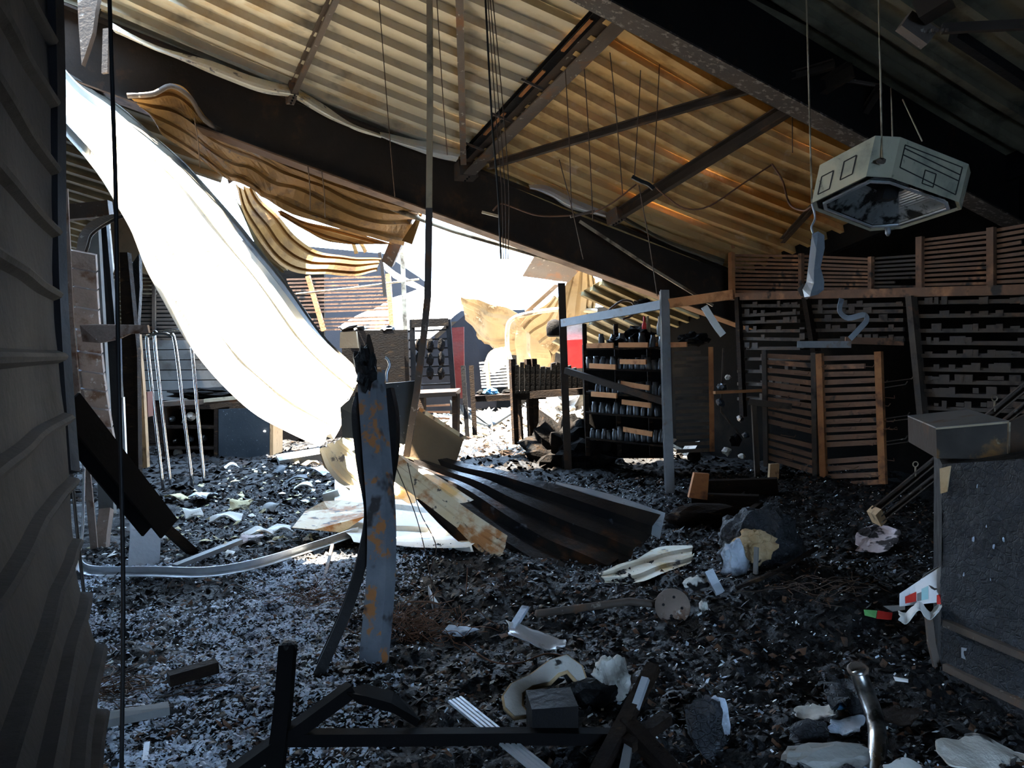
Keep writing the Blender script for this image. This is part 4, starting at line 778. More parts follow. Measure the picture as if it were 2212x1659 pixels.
one('wall_beam', MB().bar(WP(1580, 641, .10), WP(2230, 625, .10), .05, .085), M['slat_rust'], 'long rusty rail running level under the upper slatted panels', 'beam')
for i, (x0, y0, x1, y1) in enumerate([(1594, 642, 1606, 900), (1742, 642, 1762, 760), (1968, 640, 1994, 905)]):
    one('shelf_upright', MB().bar(WP(x0, y0, .12), WP(x1, y1, .12), .09 if i else .06, .06), M['wood_char'] if i < 2 else M['slat_dark'], ['dark upright below the orange corner post', 'dark upright behind the gondola top boards', 'tall dark upright left of the right-hand wall shelves'][i], 'shelving')
def shelves(label, x0, x1, ys, mat, off, seed, th=.035):
    t = T('wall_shelving', WP((x0 + x1) / 2, ys[-1] + 30, off), label, 'shelving'); r_ = random.Random(seed)
    for y in ys:
        t.part('shelf', MB().bar(WP(x0, y + r_.uniform(-2, 2), off), WP(x1, y + (y - 745) * .05 * (x1 - x0) / 200 + r_.uniform(-2, 2), off), .20, th), mat)
        for k in range(int((x1 - x0) / 17)):
            if r_.random() < .45:
                x = x0 + 8 + k * 17; w_ = r_.uniform(.02, .05); h_ = r_.uniform(.02, .07)
                t.part('price_tag', MB().box(WP(x, y - 6, off + .11), Vector((WD.x, WD.y, 0)) * w_, WN * .004, Vector((0, 0, h_ * .5))), mat)
    return t
shelves('dark wall shelving with burnt price tags below the corner post', 1606, 1742, [662, 680, 696, 715, 733, 752, 775, 800, 830, 862], M['slat_dark'], 0, 1)
shelves('dark wall shelving behind the gondola top boards', 1764, 1965, [660, 676, 692, 712, 735], M['slat_dark'], 0, 2)
shelves('right-hand wall shelving of long thin dark boards', 1998, 2240, [655, 682, 713, 740, 768, 798, 823, 850, 880], M['slat_dark'], 0, 3)
# gondola
def gpt(px, py): 
    f = (px - 1655) / (1908 - 1655); return P(px, py, 8.5 - .9 * f)
g = slat_panel('display_gondola', 'rust-brown slatted gondola, left half', gpt(1662, 1008), gpt(1762, 1042), gpt(1658, 757), gpt(1758, 762), 16, M['slat_rust'], fill=.62, th=.03, seed=31, posts=(-.03, 1.03), pmat=M['slat_dark'], pw=.05, miss=.03, jitter=.007)
g2 = slat_panel('display_gondola', 'rust-brown slatted gondola, brighter right half with hooks', gpt(1786, 1052), gpt(1906, 1045), gpt(1776, 764), gpt(1896, 760), 17, M['slat_rust'], fill=.62, th=.03, seed=32, posts=(-.02, 1.04), pmat=M['rust'], pw=.065, miss=.02, jitter=.007)
g2['category'] if False else None
for gg, x0, x1 in ((g2, 1788, 1890),):
    for k in range(26):
        x = rnd.uniform(x0, x1); y = 790 + rnd.randrange(15) * 16.5; p = gpt(x, y) + Vector((0, -.04, 0))
        gg.part('hook', MB().tube([p, p + Vector((.10 + rnd.uniform(-.03, .03), -.16, -.01)), p + Vector((.115, -.17, .015))], .004, 4), M['wire_rust'])
    for (y, L_) in [(826, .26), (838, .2), (905, .22), (912, .25), (955, .2), (962, .22)]:
        p = gpt(1908, y); gg.part('hook', MB().tube([p, p + Vector((L_, -.02, .03)), p + Vector((L_ + .02, -.02, .06))], .006, 4), M['steel_brown'])
for gg, x0, x1 in ((g, 1668, 1750),):
    for k in range(14):
        x = rnd.uniform(x0, x1); y = 790 + rnd.randrange(13) * 16.5; p = gpt(x, y) + Vector((0, -.04, 0))
        gg.part('hook', MB().tube([p, p + Vector((.09, -.15, -.01)), p + Vector((.10, -.16, .015))], .004, 4), M['wire_rust'])
g2.part('foot', MB().bar(gpt(1782, 1060), gpt(1830, 1058), .06, .05), M['rust_bright'])
g2.part('foot', MB().bar(gpt(1740, 1068), gpt(1778, 1060), .05, .04), M['tan_panel'])
one('top_board', MB().bar(P(1722, 744, 7.9), P(1838, 744, 7.75), .10, .065), M['steel_grey'], 'grey board lying on top of the gondola, left one', 'board')
one('top_board', MB().bar(P(1826, 735, 7.85), P(1951, 739, 7.7), .10, .065), M['slat_rust'], 'rusty board lying on top of the gondola, right one', 'board')
# slatted panel between bluish post and gondola
slat_panel('slat_panel', 'dark slatted panel right of the bluish rack post', P(1462, 978, 8.6), P(1535, 975, 8.5), P(1456, 752, 8.6), P(1532, 750, 8.5), 16, M['slat_dark'], fill=.55, seed=41, posts=(1.05,), pmat=M['rust'], pw=.05, miss=.05)
one('rusty_rail', MB().bar(P(1543, 848, 8.3), P(1655, 843, 8.6), .04, .03), M['rust_bright'], 'thin bright rusty rail between the slatted panel and the gondola', 'rail')
one('rusty_rail', MB().bar(P(1618, 868, 8.2), P(1710, 878, 8.1), .05, .06), M['slat_dark'], 'dark brown rail crossing the left half of the gondola', 'rail')
one('shelf_upright', MB().bar(P(1628, 870, 8.3), P(1636, 1030, 8.2), .05, .05), M['slat_dark'], 'short brown upright left of the gondola', 'shelving')
for i, (x, y, mt, w) in enumerate([(1560, 835, 'jar', 16), (1572, 815, 'debris_pale', 9), (1556, 870, 'blue_panel', 14), (1600, 905, 'jar', 12), (1570, 975, 'debris_pale', 14), (1602, 985, 'paper', 10), (1588, 950, 'goods', 22), (1500, 985, 'goods', 26), (1610, 940, 'blue_panel', 10)]):
    one('burnt_packet', MB().blob(P(x, y, 8.9), w * .6 * 8.9 / F, .08, w * .6 * 8.9 / F, seed=100 + i, amp=.5, freq=2.5, sub=2), M[mt], ['sooty packet hanging right of the slatted panel', 'pale packet hanging below the burnt heap', 'dark blue packet under the sooty one', 'black packet beside the short upright', 'pale crumpled packet low between panel and gondola', 'white paper scrap low beside the short upright', 'black lump low behind the short upright', 'black lump at the foot of the dark slatted panel', 'blue scrap beside the short upright'][i], 'packet')
# timber and boxes at the foot
slab('charred_board', [P(1488, 1075, 6.9), P(1500, 1022, 7.1), P(1532, 1024, 7.1), P(1528, 1080, 6.9)], (0, .06, 0), M['rust'], 'reddish upright board end on the floor below the dark slatted panel', 'board')
for i, q in enumerate([((1525, 1072), (1680, 1068), .10, .14), ((1495, 1100), (1640, 1105), .10, .12), ((1560, 1170), (1642, 1108), .05, .03)]):
    a_, b_ = G(q[0][0], q[0][1], .08), G(q[1][0], q[1][1], .08)
    one('charred_plank', MB().bar(a_, b_, q[2], q[3]), M['wood_char'], ['upper charred plank lying below the gondola', 'lower charred plank lying nearer than the upper one', 'thin charred stick leaning towards the grey lump'][i], 'plank')
one('burnt_cushion', MB().blob(G(1525, 1130, .05), .32, .16, .12, seed=120, amp=.2, freq=1.5, sub=3), M['wood_char'], 'brown burnt cushion below the charred planks', 'cushion')
slab('small_block', [P(1662, 1035, 7.8), P(1664, 1003, 7.9), P(1684, 1002, 7.9), P(1682, 1034, 7.8)], (0, .06, 0), M['wood_tan'], 'small tan block at the foot of the gondola left half', 'block')
# ladder-like frame leaning behind the cabinet
lf = T('twin_rail', G(1890, 1112), 'brown metal twin rail leaning behind the charred cabinet', 'rail')
A_, B_ = P(1890, 1102, 5.6), P(2230, 822, 5.0)
lf.part('rail', MB().sweep([A_, B_], CH(.07, .05, .008)), M['steel_brown'])
lf.part('rail', MB().sweep([A_ + Vector((.0, -.09, -.05)), B_ + Vector((.02, -.09, -.05))], CH(.06, .04, .008)), M['steel_brown'])
lf.part('end_plate', MB().box(A_ + Vector((-.01, -.05, -.03)), (.02, 0, .02), (0, .07, 0), (-.02, 0, .04)), M['wood_tan'])
for f in (.28, .78):
    c = A_.lerp(B_, f); e = lf.part('eye_bolt', MB().lathe(c, [(.006, 0), (.006, .07)], 6), M['cord_pale'])
    lf.part('ring', MB().tube([c + Vector((.018 * math.cos(k * .7), 0, .085 + .018 * math.sin(k * .7))) for k in range(10)], .004, 5), M['cord_pale'], under=e)

# ---------------------------------------------------------------- charred cabinet in the right foreground
def cabq(px, py): 
    f = (px - 2033) / (2230 - 2033.); return P(px, py, 3.55 - .42 * f)
cabinet = T('charred_cabinet', cabq(2100, 1560), 'charred black cabinet with crackled face at the right, rusty box on top', 'cabinet')
dv = Vector((.35, .75, 0)) * .8
c00, c10, c11, c01 = cabq(2033, 1475), cabq(2300, 1625), cabq(2300, 985), cabq(2035, 1003)
# face as a fine grid with alligatored relief
nx, nz = 60, 90; grid = []
fn = (c10 - c00).cross(c01 - c00).normalized(); fn = fn if fn.y < 0 else -fn
for j in range(nz + 1):
    row = []
    for i in range(nx + 1):
        u, v = i / nx, j / nz; p = c00.lerp(c10, u).lerp(c01.lerp(c11, u), v)
        row.append(p + fn * (.010 * mnoise.noise(p * 9) + .006 * mnoise.noise(p * 30)) + Vector((.008, 0, 0)) * mnoise.noise(Vector((0, 0, p.z * 12))) * (1 - u))
    grid.append(row)
cabinet.part('crackled_face', MB().grid(grid), M['char_crackle'], smooth=True)
cabinet.part('body', MB().add([c00, c10, c11, c01, c00 + dv, c10 + dv, c11 + dv, c01 + dv], [(4, 5, 6, 7), (0, 4, 7, 3), (1, 5, 6, 2), (3, 2, 6, 7), (0, 1, 5, 4)]), M['char'])
for k, (x0, y0, x1, y1) in enumerate([(2048, 1345, 2300, 1450), (2048, 1440, 2300, 1560)]):
    cabinet.part('rusted_runner', MB().bar(cabq(x0, y0) + fn * .015, cabq(x1, y1) + fn * .015, .03, .03), M['steel_brown'])
cabinet.part('kick_board', MB().prism([cabq(2030, 1470), cabq(2300, 1620), cabq(2300, 1680), cabq(2036, 1500)], fn * .02), M['wood_char'])
cabinet.part('torn_corner', MB().prism([cabq(2036, 1012) + fn * .01, cabq(2060, 1006) + fn * .012, cabq(2052, 1062) + fn * .012, cabq(2038, 1066) + fn * .01], fn * .006), M['foam_core'], label='torn tan corner of the cabinet face')
for q in [(2120, 1050), (2140, 1135), (2155, 1180), (2110, 1165), (2175, 1165), (2090, 1240), (2150, 1250)]:
    c = cabq(*q) + fn * .012; cabinet.part('char_flake', MB().blob(c, .012, .005, .014, seed=q[0], amp=.5, sub=1), M['ash'])
cabinet.part('lock_plate', MB().prism([cabq(2083, 1398) + fn * .012, cabq(2094, 1400) + fn * .012, cabq(2094, 1425) + fn * .012, cabq(2083, 1420) + fn * .012], fn * .004), M['alu_grey'])
# cable along the left edge
cabinet.part('edge_strip', MB().sweep([cabq(2006, 1330), cabq(2012, 1390), cabq(2024, 1440)], RECT(.03, .02), up=(0, -1, 0)), M['steel_brown'])
bx = T('rusty_box', P(2100, 990, 3.5), 'rusty blackened metal box sitting on the charred cabinet', 'box')
b00, b10 = P(2024, 990, 3.56), P(2178, 992, 3.36); bt0, bt1 = P(2022, 926, 3.56), P(2180, 912, 3.36)
e00, e10, et0, et1 = [p + Vector((.18, .62, 0)) for p in (b00, b10, bt0, bt1)]
bx.part('front', MB().prism([b00, b10, bt1, bt0], Vector((.003, .01, 0))), M['box_rust'])
bx.part('front_edge', MB().bar(bt0, bt1, .008, .008), M['cord_pale']); bx.part('front_edge', MB().bar(b10, bt1, .008, .008, up=(0, 1, 0)), M['cord_pale'])
bx.part('shell', MB().add([b00, b10, bt1, bt0, e00, e10, et1, et0], [(1, 5, 6, 2), (0, 4, 7, 3), (4, 5, 6, 7), (0, 1, 5, 4)]), M['steel_dark'])
bx.part('lid', MB().prism([bt0, bt1, et1, et0], Vector((0, 0, .006))), M['steel_grey'])
bx.part('right_side', MB().prism([b10 + Vector((.004, 0, 0)), P(2240, 975, 3.3), P(2240, 885, 3.3), bt1 + Vector((.004, 0, 0))], Vector((0, .02, 0))), M['steel_dark'])

# ---------------------------------------------------------------- octagonal ceiling heater
ht_b = [P(1871, 380, 4.95), P(1925, 383, 4.95), P(2072, 436, 5.25), P(2077, 452, 5.4), P(1947, 494, 5.85), P(1879, 499, 5.85), P(1757, 453, 5.4), P(1753, 438, 5.25)]
U = P(1880, 296, 4.9) - ht_b[0]; U2 = P(1956, 293, 4.92) - ht_b[1]
U = (U + U2) / 2
# straighten: nearest corner is chamfered, sides are long
hc = sum(ht_b, Vector()) / 8
ht = T('ceiling_heater', hc, 'cream octagonal heater unit hanging on wires under the roof', 'heater')
mb = MB(); mb.add(ht_b + [p + U for p in ht_b], [(i, (i + 1) % 8, 8 + (i + 1) % 8, 8 + i) for i in range(8)] + [tuple(range(8, 16))])
ht.part('casing', mb, M['enamel'])
def ring(k, up): return [hc + (p - hc) * k + U * up for p in ht_b]
mb = MB(); r0, r1 = ring(.995, .0), ring(.94, .04)
mb.add(r0 + r1, [(i, (i + 1) % 8, 8 + (i + 1) % 8, 8 + i) for i in range(8)]); ht.part('bottom_rim', mb, M['enamel'], sheet=.004)
mb = MB(); steps = []
for k in range(13):
    f = k / 12; steps += [ring(.82 - .34 * f, .06 + .66 * f), ring(.82 - .34 * f - .016, .10 + .62 * f)]
vs_ = [p for r_ in steps for p in r_]
mb.add(vs_, [(j * 8 + i, j * 8 + (i + 1) % 8, (j + 1) * 8 + (i + 1) % 8, (j + 1) * 8 + i) for j in range(len(steps) - 1) for i in range(8)])
ht.part('ribbed_reflector', mb, M['reflector'])
mb = MB(); ra, rb, rc = ring(.85, .0), ring(.80, .0), ring(.82, .12)
mb.add(ra + rb, [(i, (i + 1) % 8, 8 + (i + 1) % 8, 8 + i) for i in range(8)]); ht.part('reflector_rim', mb, M['alu'], sheet=.012)
mb = MB(); ra, rb = ring(.93, .05), ring(.84, .12); mb.add(ra + rb, [(i, (i + 1) % 8, 8 + (i + 1) % 8, 8 + i) for i in range(8)]); ht.part('inner_band', mb, M['steel_black'], sheet=.003)
mb = MB().add(ring(.46, .72), [tuple(range(8))]); ht.part('burner_plate', mb, M['steel_black'], sheet=.01)
ht.part('burner', MB().box(hc + U * .45, Vector((.05, 0, 0)), Vector((0, .06, 0)), U * .3), M['steel_black'])
ht.part('drain_nub', MB().lathe(P(1918, 498, 5.8), [(.02, .02), (.02, -.02), (.008, -.04)], 8), M['alu_grey'])
def face_line(f0, pts, name='panel_seam', th=.006):
    a, b = ht_b[f0], ht_b[(f0 + 1) % 8]; n_ = (b - a).cross(U).normalized()
    if n_.dot(a - hc) < 0: n_ = -n_
    q = [a + (b - a) * u + U * v + n_ * .002 for u, v in pts]; mb = MB()
    for i in range(len(q)): mb.bar(q[i], q[(i + 1) % len(q)], th, .004, up=n_)
    ht.part(name, mb, M['black_ink'])
face_line(7, [(.10, .15), (.32, .15), (.32, .62), (.10, .62)]) ; face_line(7, [(.50, .25), (.72, .25), (.72, .72), (.50, .72)])
face_line(1, [(.08, .30), (.92, .14), (.92, .86), (.08, .86)]); face_line(1, [(.08, .62), (.92, .50), (.92, .66), (.08, .78)]); face_line(1, [(.42, .12), (.58, .12), (.58, .46), (.42, .46)])
for (px0, py0, px1, py1, d0, d1) in [(1900, 0, 1905, 300, 4.95, 4.95), (1905, 300, 1903, 345, 4.9, 4.9)][:1]:
    ht.part('suspension_wire', MB().tube([P(1898, -20, 5.0), P(1906, 345, 4.90)], .006, 5), M['cord_pale'])
ht.part('suspension_wire', MB().tube([P(1742, -20, 5.4), P(1754, 438, 5.25)], .006, 5), M['cord_pale'])
ht.part('suspension_wire', MB().tube([P(1925, 190, 5.6), P(1928, 295, 5.3)], .005, 5), M['cord_pale'])
ht.part('suspension_wire', MB().tube([P(1950, 215, 5.7), P(1992, 305, 5.4)], .005, 5), M['cord_pale'])
ht.part('clamp', MB().blob(P(1903, 348, 4.88), .03, .015, .02, seed=3, amp=.4, sub=2), M['steel_brown'])
# chain and torn grey strip below
one('hanging_chain', MB().tube(cat_mull(PL([(1754, 440), (1761, 470), (1753, 490), (1757, 506)], 5.25, 5.25), 12), .007, 5), M['alu_grey'], 'short chain between the heater corner and the torn grey strip', 'chain')
hs = T('hanging_strip', P(1760, 640, 5.3), 'torn blue-grey metal strip dangling below the heater', 'strip')
hs.part('strip', MB().grid([PL([(1754, 505, 5.25), (1767, 500, 5.25), (1780, 508, 5.28)]), PL([(1750, 540, 5.25), (1763, 540, 5.22), (1781, 536, 5.28)]), PL([(1745, 585, 5.25), (1758, 585, 5.22), (1772, 578, 5.28)]), PL([(1742, 610, 5.25), (1758, 612, 5.2), (1780, 607, 5.28)]), PL([(1734, 625, 5.25), (1752, 630, 5.2), (1779, 626, 5.28)]), PL([(1738, 642, 5.25), (1750, 640, 5.2), (1766, 636, 5.28)])]), M['alu_grey'], sheet=.004)
hs.part('torn_tail', MB().grid([PL([(1722, 625, 5.28), (1735, 612, 5.28)]), PL([(1730, 640, 5.28), (1745, 632, 5.26)]), PL([(1743, 647, 5.26), (1752, 640, 5.24)])]), M['steel_brown'], sheet=.004)
one('curled_ribbon', MB().sweep(cat_mull(PL([(1818, 645), (1814, 672), (1832, 687), (1866, 680), (1872, 692), (1855, 712), (1836, 732)], 7.2, 7.2), 28), RECT(.05, .004), up=(.3, -1, .2)), M['alu_grey'], 'curled zigzag metal ribbon dangling above the gondola boards', 'ribbon')
one('glass_strip', MB().sweep(cat_mull(PL([(1521, 662), (1535, 685), (1550, 708), (1562, 724)], 7.6, 7.6), 8), RECT(.065, .012), up=(0, -1, 0)), M['glass_burnt'], 'shiny glass strip dangling left of the slatted wall', 'strip')

# overhead bolted joint at the upper right
t = T('rafter_splice', P(2010, 70, 4.4), 'rusty bolted splice plates on the rafter at the top right', 'splice')
t.part('plate', MB().bar(P(1952, 45, 4.5), P(2008, 85, 4.5),   .08, .10), M['steel_brown'])
t.part('plate', MB().bar(P(1985, 30, 4.4), P(2050, -10, 4.3), .14, .10), M['steel_dark'])
for k in range(4): t.part('bolt', MB().lathe(P(2015 + k * 10, 62, 4.4), [(.010, 0), (.010, -.015)], 6), M['steel_brown'])
one('roof_brace', MB().bar(P(2035, 62, 4.5), P(2240, 52, 4.4), .04, .05), M['steel_dark'], 'thin dark brace at the top right corner by the splice plates', 'brace')
one('roof_brace', MB().bar(P(2060, 75, 4.6), P(2240, 195, 4.9), .06, .06), M['steel_black'], 'black brace sloping along the rafter web at the far right', 'brace')

one('clip_strip', MB().sweep(PL([(1563, 752), (1560, 830), (1558, 890), (1600, 940)], 8.88, 8.88), RECT(.02, .01), up=(0, -1, 0)), M['slat_dark'], 'thin display clip strip carrying the sooty packets beside the slatted panel', 'strip')
# ---------------------------------------------------------------- bent post and straps in the centre
bp_pts = cat_mull([P(802, 800, 4.03), P(804, 850, 4.02), P(814, 980, 3.95), P(824, 1120, 3.88), P(822, 1260, 3.82), P(808, 1420, 3.75), P(793, 1575, 3.68)], 40)
bpst = T('bent_post', G(800, 1560), 'bent square steel post, blue-grey and rusty, leaning in the centre', 'post')
bpst.part('box_section', MB().sweep(bp_pts, RECT(.11, .085), up=(-.42, -.9, 0)), M['post_lit'])
sp = cat_mull([P(778, 850, 4.1), P(770, 900, 4.08), P(782, 1010, 4.02), P(797, 1100, 3.98), P(788, 1180, 3.92), P(755, 1300, 3.8), P(690, 1450, 3.66), P(634, 1570, 3.55), P(600, 1640, 3.5)], 44)
one('bowed_strap', MB().sweep(sp, CH(.05, .06, .008), up=(.2, -1, 0)), M['steel_black'], 'bowed black channel sweeping down left from the bent post', 'strap')
sp = cat_mull([P(838, 840, 4.1), P(849, 900, 4.08), P(848, 980, 4.0), P(836, 1060, 3.98), P(838, 1130, 3.95)], 24)
one('bowed_strap', MB().sweep(sp, CH(.05, .05, .008), up=(-.2, -1, 0)), M['steel_black'], 'bowed black channel hugging the right side of the bent post', 'strap')
one('charred_stub', MB().blob(P(792, 790, 3.96), .055, .06, .115, seed=17, amp=.45, freq=2.0, sub=3), M['char'], 'black charred lump wrapped round the top of the bent post', 'lump')
one('charred_spike', MB().sweep(PL([(800, 800), (799, 755), (796, 722)], 3.93, 3.95), RECT(.04, .03), up=(-.4, -.9, 0), scale=[1, .8, .25]), M['steel_dark'], 'pointed steel spike at the very top of the bent post', 'spike')
one('silver_wire_end', MB().tube(cat_mull(PL([(836, 825), (836, 805), (842, 790), (838, 776), (832, 772)], 4.05, 4.05), 10), .008, 6), M['alu'], 'silvery torn wire end beside the top of the bent post', 'wire')
# panels behind the post
slab('speckled_sheeting', [P(735, 880, 5.9), P(790, 832, 5.9), P(905, 822, 6.0), P(880, 960, 6.0), P(740, 945, 5.9)], (0, .05, 0), M['blue_panel'], 'dark speckled panel standing behind the bent post', 'panel')
slab('leaning_hardboard', [P(870, 985, 6.3), P(905, 882, 6.5), P(1003, 945, 6.6), P(985, 1000, 6.5), P(955, 1020, 6.4)], (0, .03, 0), M['tan_panel'], 'tan scorched panel leaning right of the bent post', 'panel')
one('panel_edging', MB().bar(P(904, 882, 6.45), P(1004, 946, 6.55), .03, .03), M['sheet_rust'], 'cream edging strip along the top of the leaning tan panel', 'edging')
# tall pole from the roof
pl_ = [P(928, -30, 5.6), P(929, 200, 5.6), P(927, 450, 5.6), P(924, 640, 5.6), P(916, 720, 5.65), P(900, 850, 5.75), P(878, 985, 5.9)]
pole = T('hanging_pole', pl_[-1], 'tall pale pole hanging from the roof and bent towards the tan panel', 'pole')
pole.part('upper_length', MB().sweep(pl_[:3], RECT(.042, .03), up=(0, -1, 0)), M['pole'])
pole.part('lower_length', MB().sweep(pl_[2:], RECT(.046, .034), up=(0, -1, 0)), M['steel_brown'])

# ---------------------------------------------------------------- black frame across the bottom
fr = T('toppled_frame', P(620, 1659, 2.75), 'black toppled steel frame across the bottom foreground', 'frame')
fr.part('upright', MB().sweep(PL([(622, 1395), (612, 1530), (590, 1700)], 2.9, 2.75), RECT(.055, .05), up=(0, -1, 0)), M['frame_black'])
fr.part('top_cap', MB().blob(P(622, 1397, 2.9), .034, .03, .022, seed=2, amp=.2, sub=2), M['char'])
fr.part('crossbar', MB().sweep(PL([(610, 1594), (900, 1592), (1160, 1590), (1340, 1592)], 2.85, 2.95), RECT(.05, .045)), M['frame_black'])
fr.part('brace', MB().sweep(PL([(495, 1680), (620, 1590), (760, 1488)], 2.7, 2.95), RECT(.05, .05)), M['frame_black'])
fr.part('bent_plate', MB().grid([PL([(748, 1490, 2.95), (790, 1478, 3.0), (850, 1495, 3.0), (885, 1525, 3.0)]), PL([(750, 1498, 2.9), (790, 1505, 2.92), (845, 1520, 2.92), (905, 1555, 2.95)]), PL([(775, 1520, 2.88), (800, 1525, 2.9), (850, 1540, 2.9), (900, 1570, 2.92)])]), M['frame_black'], sheet=.004)
fr.part('rod', MB().tube(PL([(600, 1640), (625, 1560)], 2.8, 2.85), .010, 6), M['steel_brown'])
for i, (p0, d0, p1, d1, w_, h_, mt, lb) in enumerate([((1280, 1690), 2.75, (1412, 1440), 3.15, .05, .04, 'wood_char', 'long charred batten rising at the right end of the toppled frame'),
        ((1395, 1465), 3.05, (1372, 1530), 2.98, .028, .02, 'alu_grey', 'short grey sliver of metal on the long rising batten'),
        ((1355, 1610), 2.85, (1440, 1550), 3.0, .05, .04, 'wood_char', 'short charred batten crossing at the right end of the toppled frame'),
        ((1340, 1700), 2.7, (1362, 1590), 2.9, .03, .02, 'steel_grey', 'narrow grey batten at the bottom edge right of the fluted strip'),
        ((1350, 1560), 2.95, (1480, 1700), 2.7, .06, .05, 'wood_char', 'thick charred batten sloping down right at the bottom edge')]):
    one('charred_batten' if mt == 'wood_char' else 'metal_sliver', MB().bar(P(*p0, d0), P(*p1, d1), w_, h_), M[mt], lb, 'batten' if mt == 'wood_char' else 'sliver')
# fluted strip
a_, b_ = P(982, 1512, 3.15), P(1200, 1690, 2.70)
ft = T('fluted_strip', b_, 'fluted silver strip lying under the black frame crossbar', 'strip')
for k in range(4):
    o_ = (b_ - a_).cross(Vector((0, 0, 1))).normalized() * ((k - 1.5) * .017); ft.part('flute', MB().sweep([a_ + o_, b_ + o_], [(-.008, 0), (-.005, .008), (.005, .008), (.008, 0)]), M['alu'])
one('foil_corner', crinkle([[P(1092, 1338, 3.85), P(1130, 1352, 3.84), P(1180, 1372, 3.82), P(1224, 1384, 3.8)], [P(1094, 1358, 3.78), P(1132, 1370, 3.78), P(1180, 1388, 3.76), P(1222, 1394, 3.76)], [P(1098, 1374, 3.72), P(1138, 1386, 3.72), P(1180, 1398, 3.72), P(1212, 1402, 3.72)]], 20, 8, .010, 8, 14), M['alu'], 'crumpled silver foil strip on black rubble', 'foil', sheet=.006)
one('ashy_batten', MB().bar(P(1105, 1360, 3.8), P(1135, 1312, 3.95), .035, .02), M['ash'], 'short ashy slat standing behind the silver foil strip', 'slat')
one('foil_scrap', MB().blob(G(990, 1372, .02), .07, .05, .02, seed=7, amp=.8, sub=2), M['ash'], 'small pale crumpled foil left of the silver foil strip', 'foil')
one('foil_scrap', MB().prism([G(925, 1290, .02), G(940, 1318, .02), G(948, 1330, .02), G(935, 1325, .02)], (0, 0, .05)), M['alu_grey'], 'thin pointed foil sliver above the rusty wire tangle', 'foil')
# melted white blocks
arc = [(1088, 1502), (1106, 1476), (1148, 1456), (1188, 1426), (1224, 1414), (1256, 1438), (1268, 1474), (1246, 1468), (1226, 1446), (1206, 1452), (1186, 1472), (1150, 1480), (1128, 1496), (1127, 1524), (1142, 1542), (1112, 1546), (1092, 1526)]
fa = [P(x, y, 3.40 - .0020 * (y - 1414)) for x, y in arc]
fo_ = T('foam_block', base_of(MB().grid([fa])), 'melted white foam block with scorched rim arching behind the black box', 'foam')
fo_.part('white_face', MB().prism(fa, (0, .01, -.02)), M['foam_slab'])
fo_.part('scorched_rim', MB().tube([p + Vector((0, .008, -.012)) for p in fa] + [fa[0] + Vector((0, .008, -.012))], .011, 6), M['foam_core'])
fo_.part('charred_underside', MB().blob(G(1190, 1482, -.02), .16, .08, .05, seed=31, amp=.35, freq=2.0, sub=4), M['char'])
one('foam_block', MB().blob(G(1322, 1502, .06), .07, .06, .10, seed=33, amp=.4, freq=2.0, sub=4), M['foam_slab'], 'smaller white foam lump right of the black box', 'foam')
one('black_box', MB().box(P(1192, 1548, 3.0), (.085, .01, 0), (-.01, .06, .01), (0, -.01, .075)), M['steel_black'], 'small square black metal box in front of the foam blocks', 'box')
one('charred_lump', MB().blob(G(1275, 1500, .02), .13, .09, .07, seed=37, amp=.5, freq=2.2, sub=3), M['char'], 'black charred lump between the two foam lumps', 'lump')
# round plate on a rod
dc = P(1453, 1310, 4.35); dn = Vector((-.15, -.95, .25)).normalized()
t = T('flanged_rod', G(1450, 1335), 'rusty round flange plate on a long dark rod in the rubble', 'flange')
fp = t.part('plate', MB().lathe(dc - dn * .02, [(.0, 0), (.095, 0), (.095, .02), (0, .02)], 24, axis=dn), M['upright_rust'])
for k in range(4):
    an = .6 + k * 1.57; a1 = dn.orthogonal().normalized(); a2 = dn.cross(a1); t.part('bolt_hole', MB().lathe(dc + (a1 * math.cos(an) + a2 * math.sin(an)) * .05, [(.008, 0), (.008, .004), (0, .004)], 8, axis=dn), M['black_ink'], under=fp)
t.part('hub', MB().lathe(dc - dn * .02, [(.09, 0), (.085, -.06), (.04, -.08)], 20, axis=dn), M['steel_dark'])
t.part('rod', MB().tube([dc - dn * .04, G(1360, 1318, .05), G(1260, 1332, .05), G(1160, 1342, .04)], .022, 8), M['steel_brown'])
one('foam_shard', MB().blob(P(1508, 1258, 4.6), .10, .04, .035, seed=51, amp=.35, freq=1.5, sub=3, rot=.5), M['foam'], 'white bone-like foam shard above the round flange plate', 'foam')
one('foam_shard', MB().blob(P(1520, 1318, 4.4), .025, .03, .06, seed=53, amp=.35, freq=2, sub=3), M['foam'], 'small white foam shard right of the round flange plate', 'foam')
one('bent_offcut', MB().sweep(PL([(1530, 1232), (1545, 1262), (1556, 1282)], 4.5, 4.45), CH(.05, .03, .004), up=(0, -1, .3)), M['alu_grey'], 'grey bent metal offcut beside the bone-like foam shard', 'offcut')
lump = T('melted_lump', G(1630, 1238), 'large grey melted lump with a tan hollow core', 'lump')
lump.part('crust', MB().blob(G(1640, 1215, .12), .25, .2, .23, seed=61, amp=.35, freq=2.0, sub=4), M['char_crackle'])
lump.part('core', MB().blob(P(1628, 1180, 4.95), .12, .08, .10, seed=62, amp=.4, freq=2.4, sub=4), M['foam_core'])
lump.part('pale_face', MB().blob(P(1590, 1210, 4.92), .08, .05, .12, seed=64, amp=.5, freq=2.4, sub=3), M['ash'])
lump.part('strip', MB().bar(P(1634, 1182, 4.75), P(1632, 1240, 4.75), .028, .012), M['board_grey'])
one('charred_stick', MB().sweep(cat_mull([G(1590, 1285, .04), G(1680, 1255, .06), G(1765, 1218, .10)], 8), RECT(.02, .02)), M['wood_char'], 'thin charred stick right of the round flange plate', 'stick')
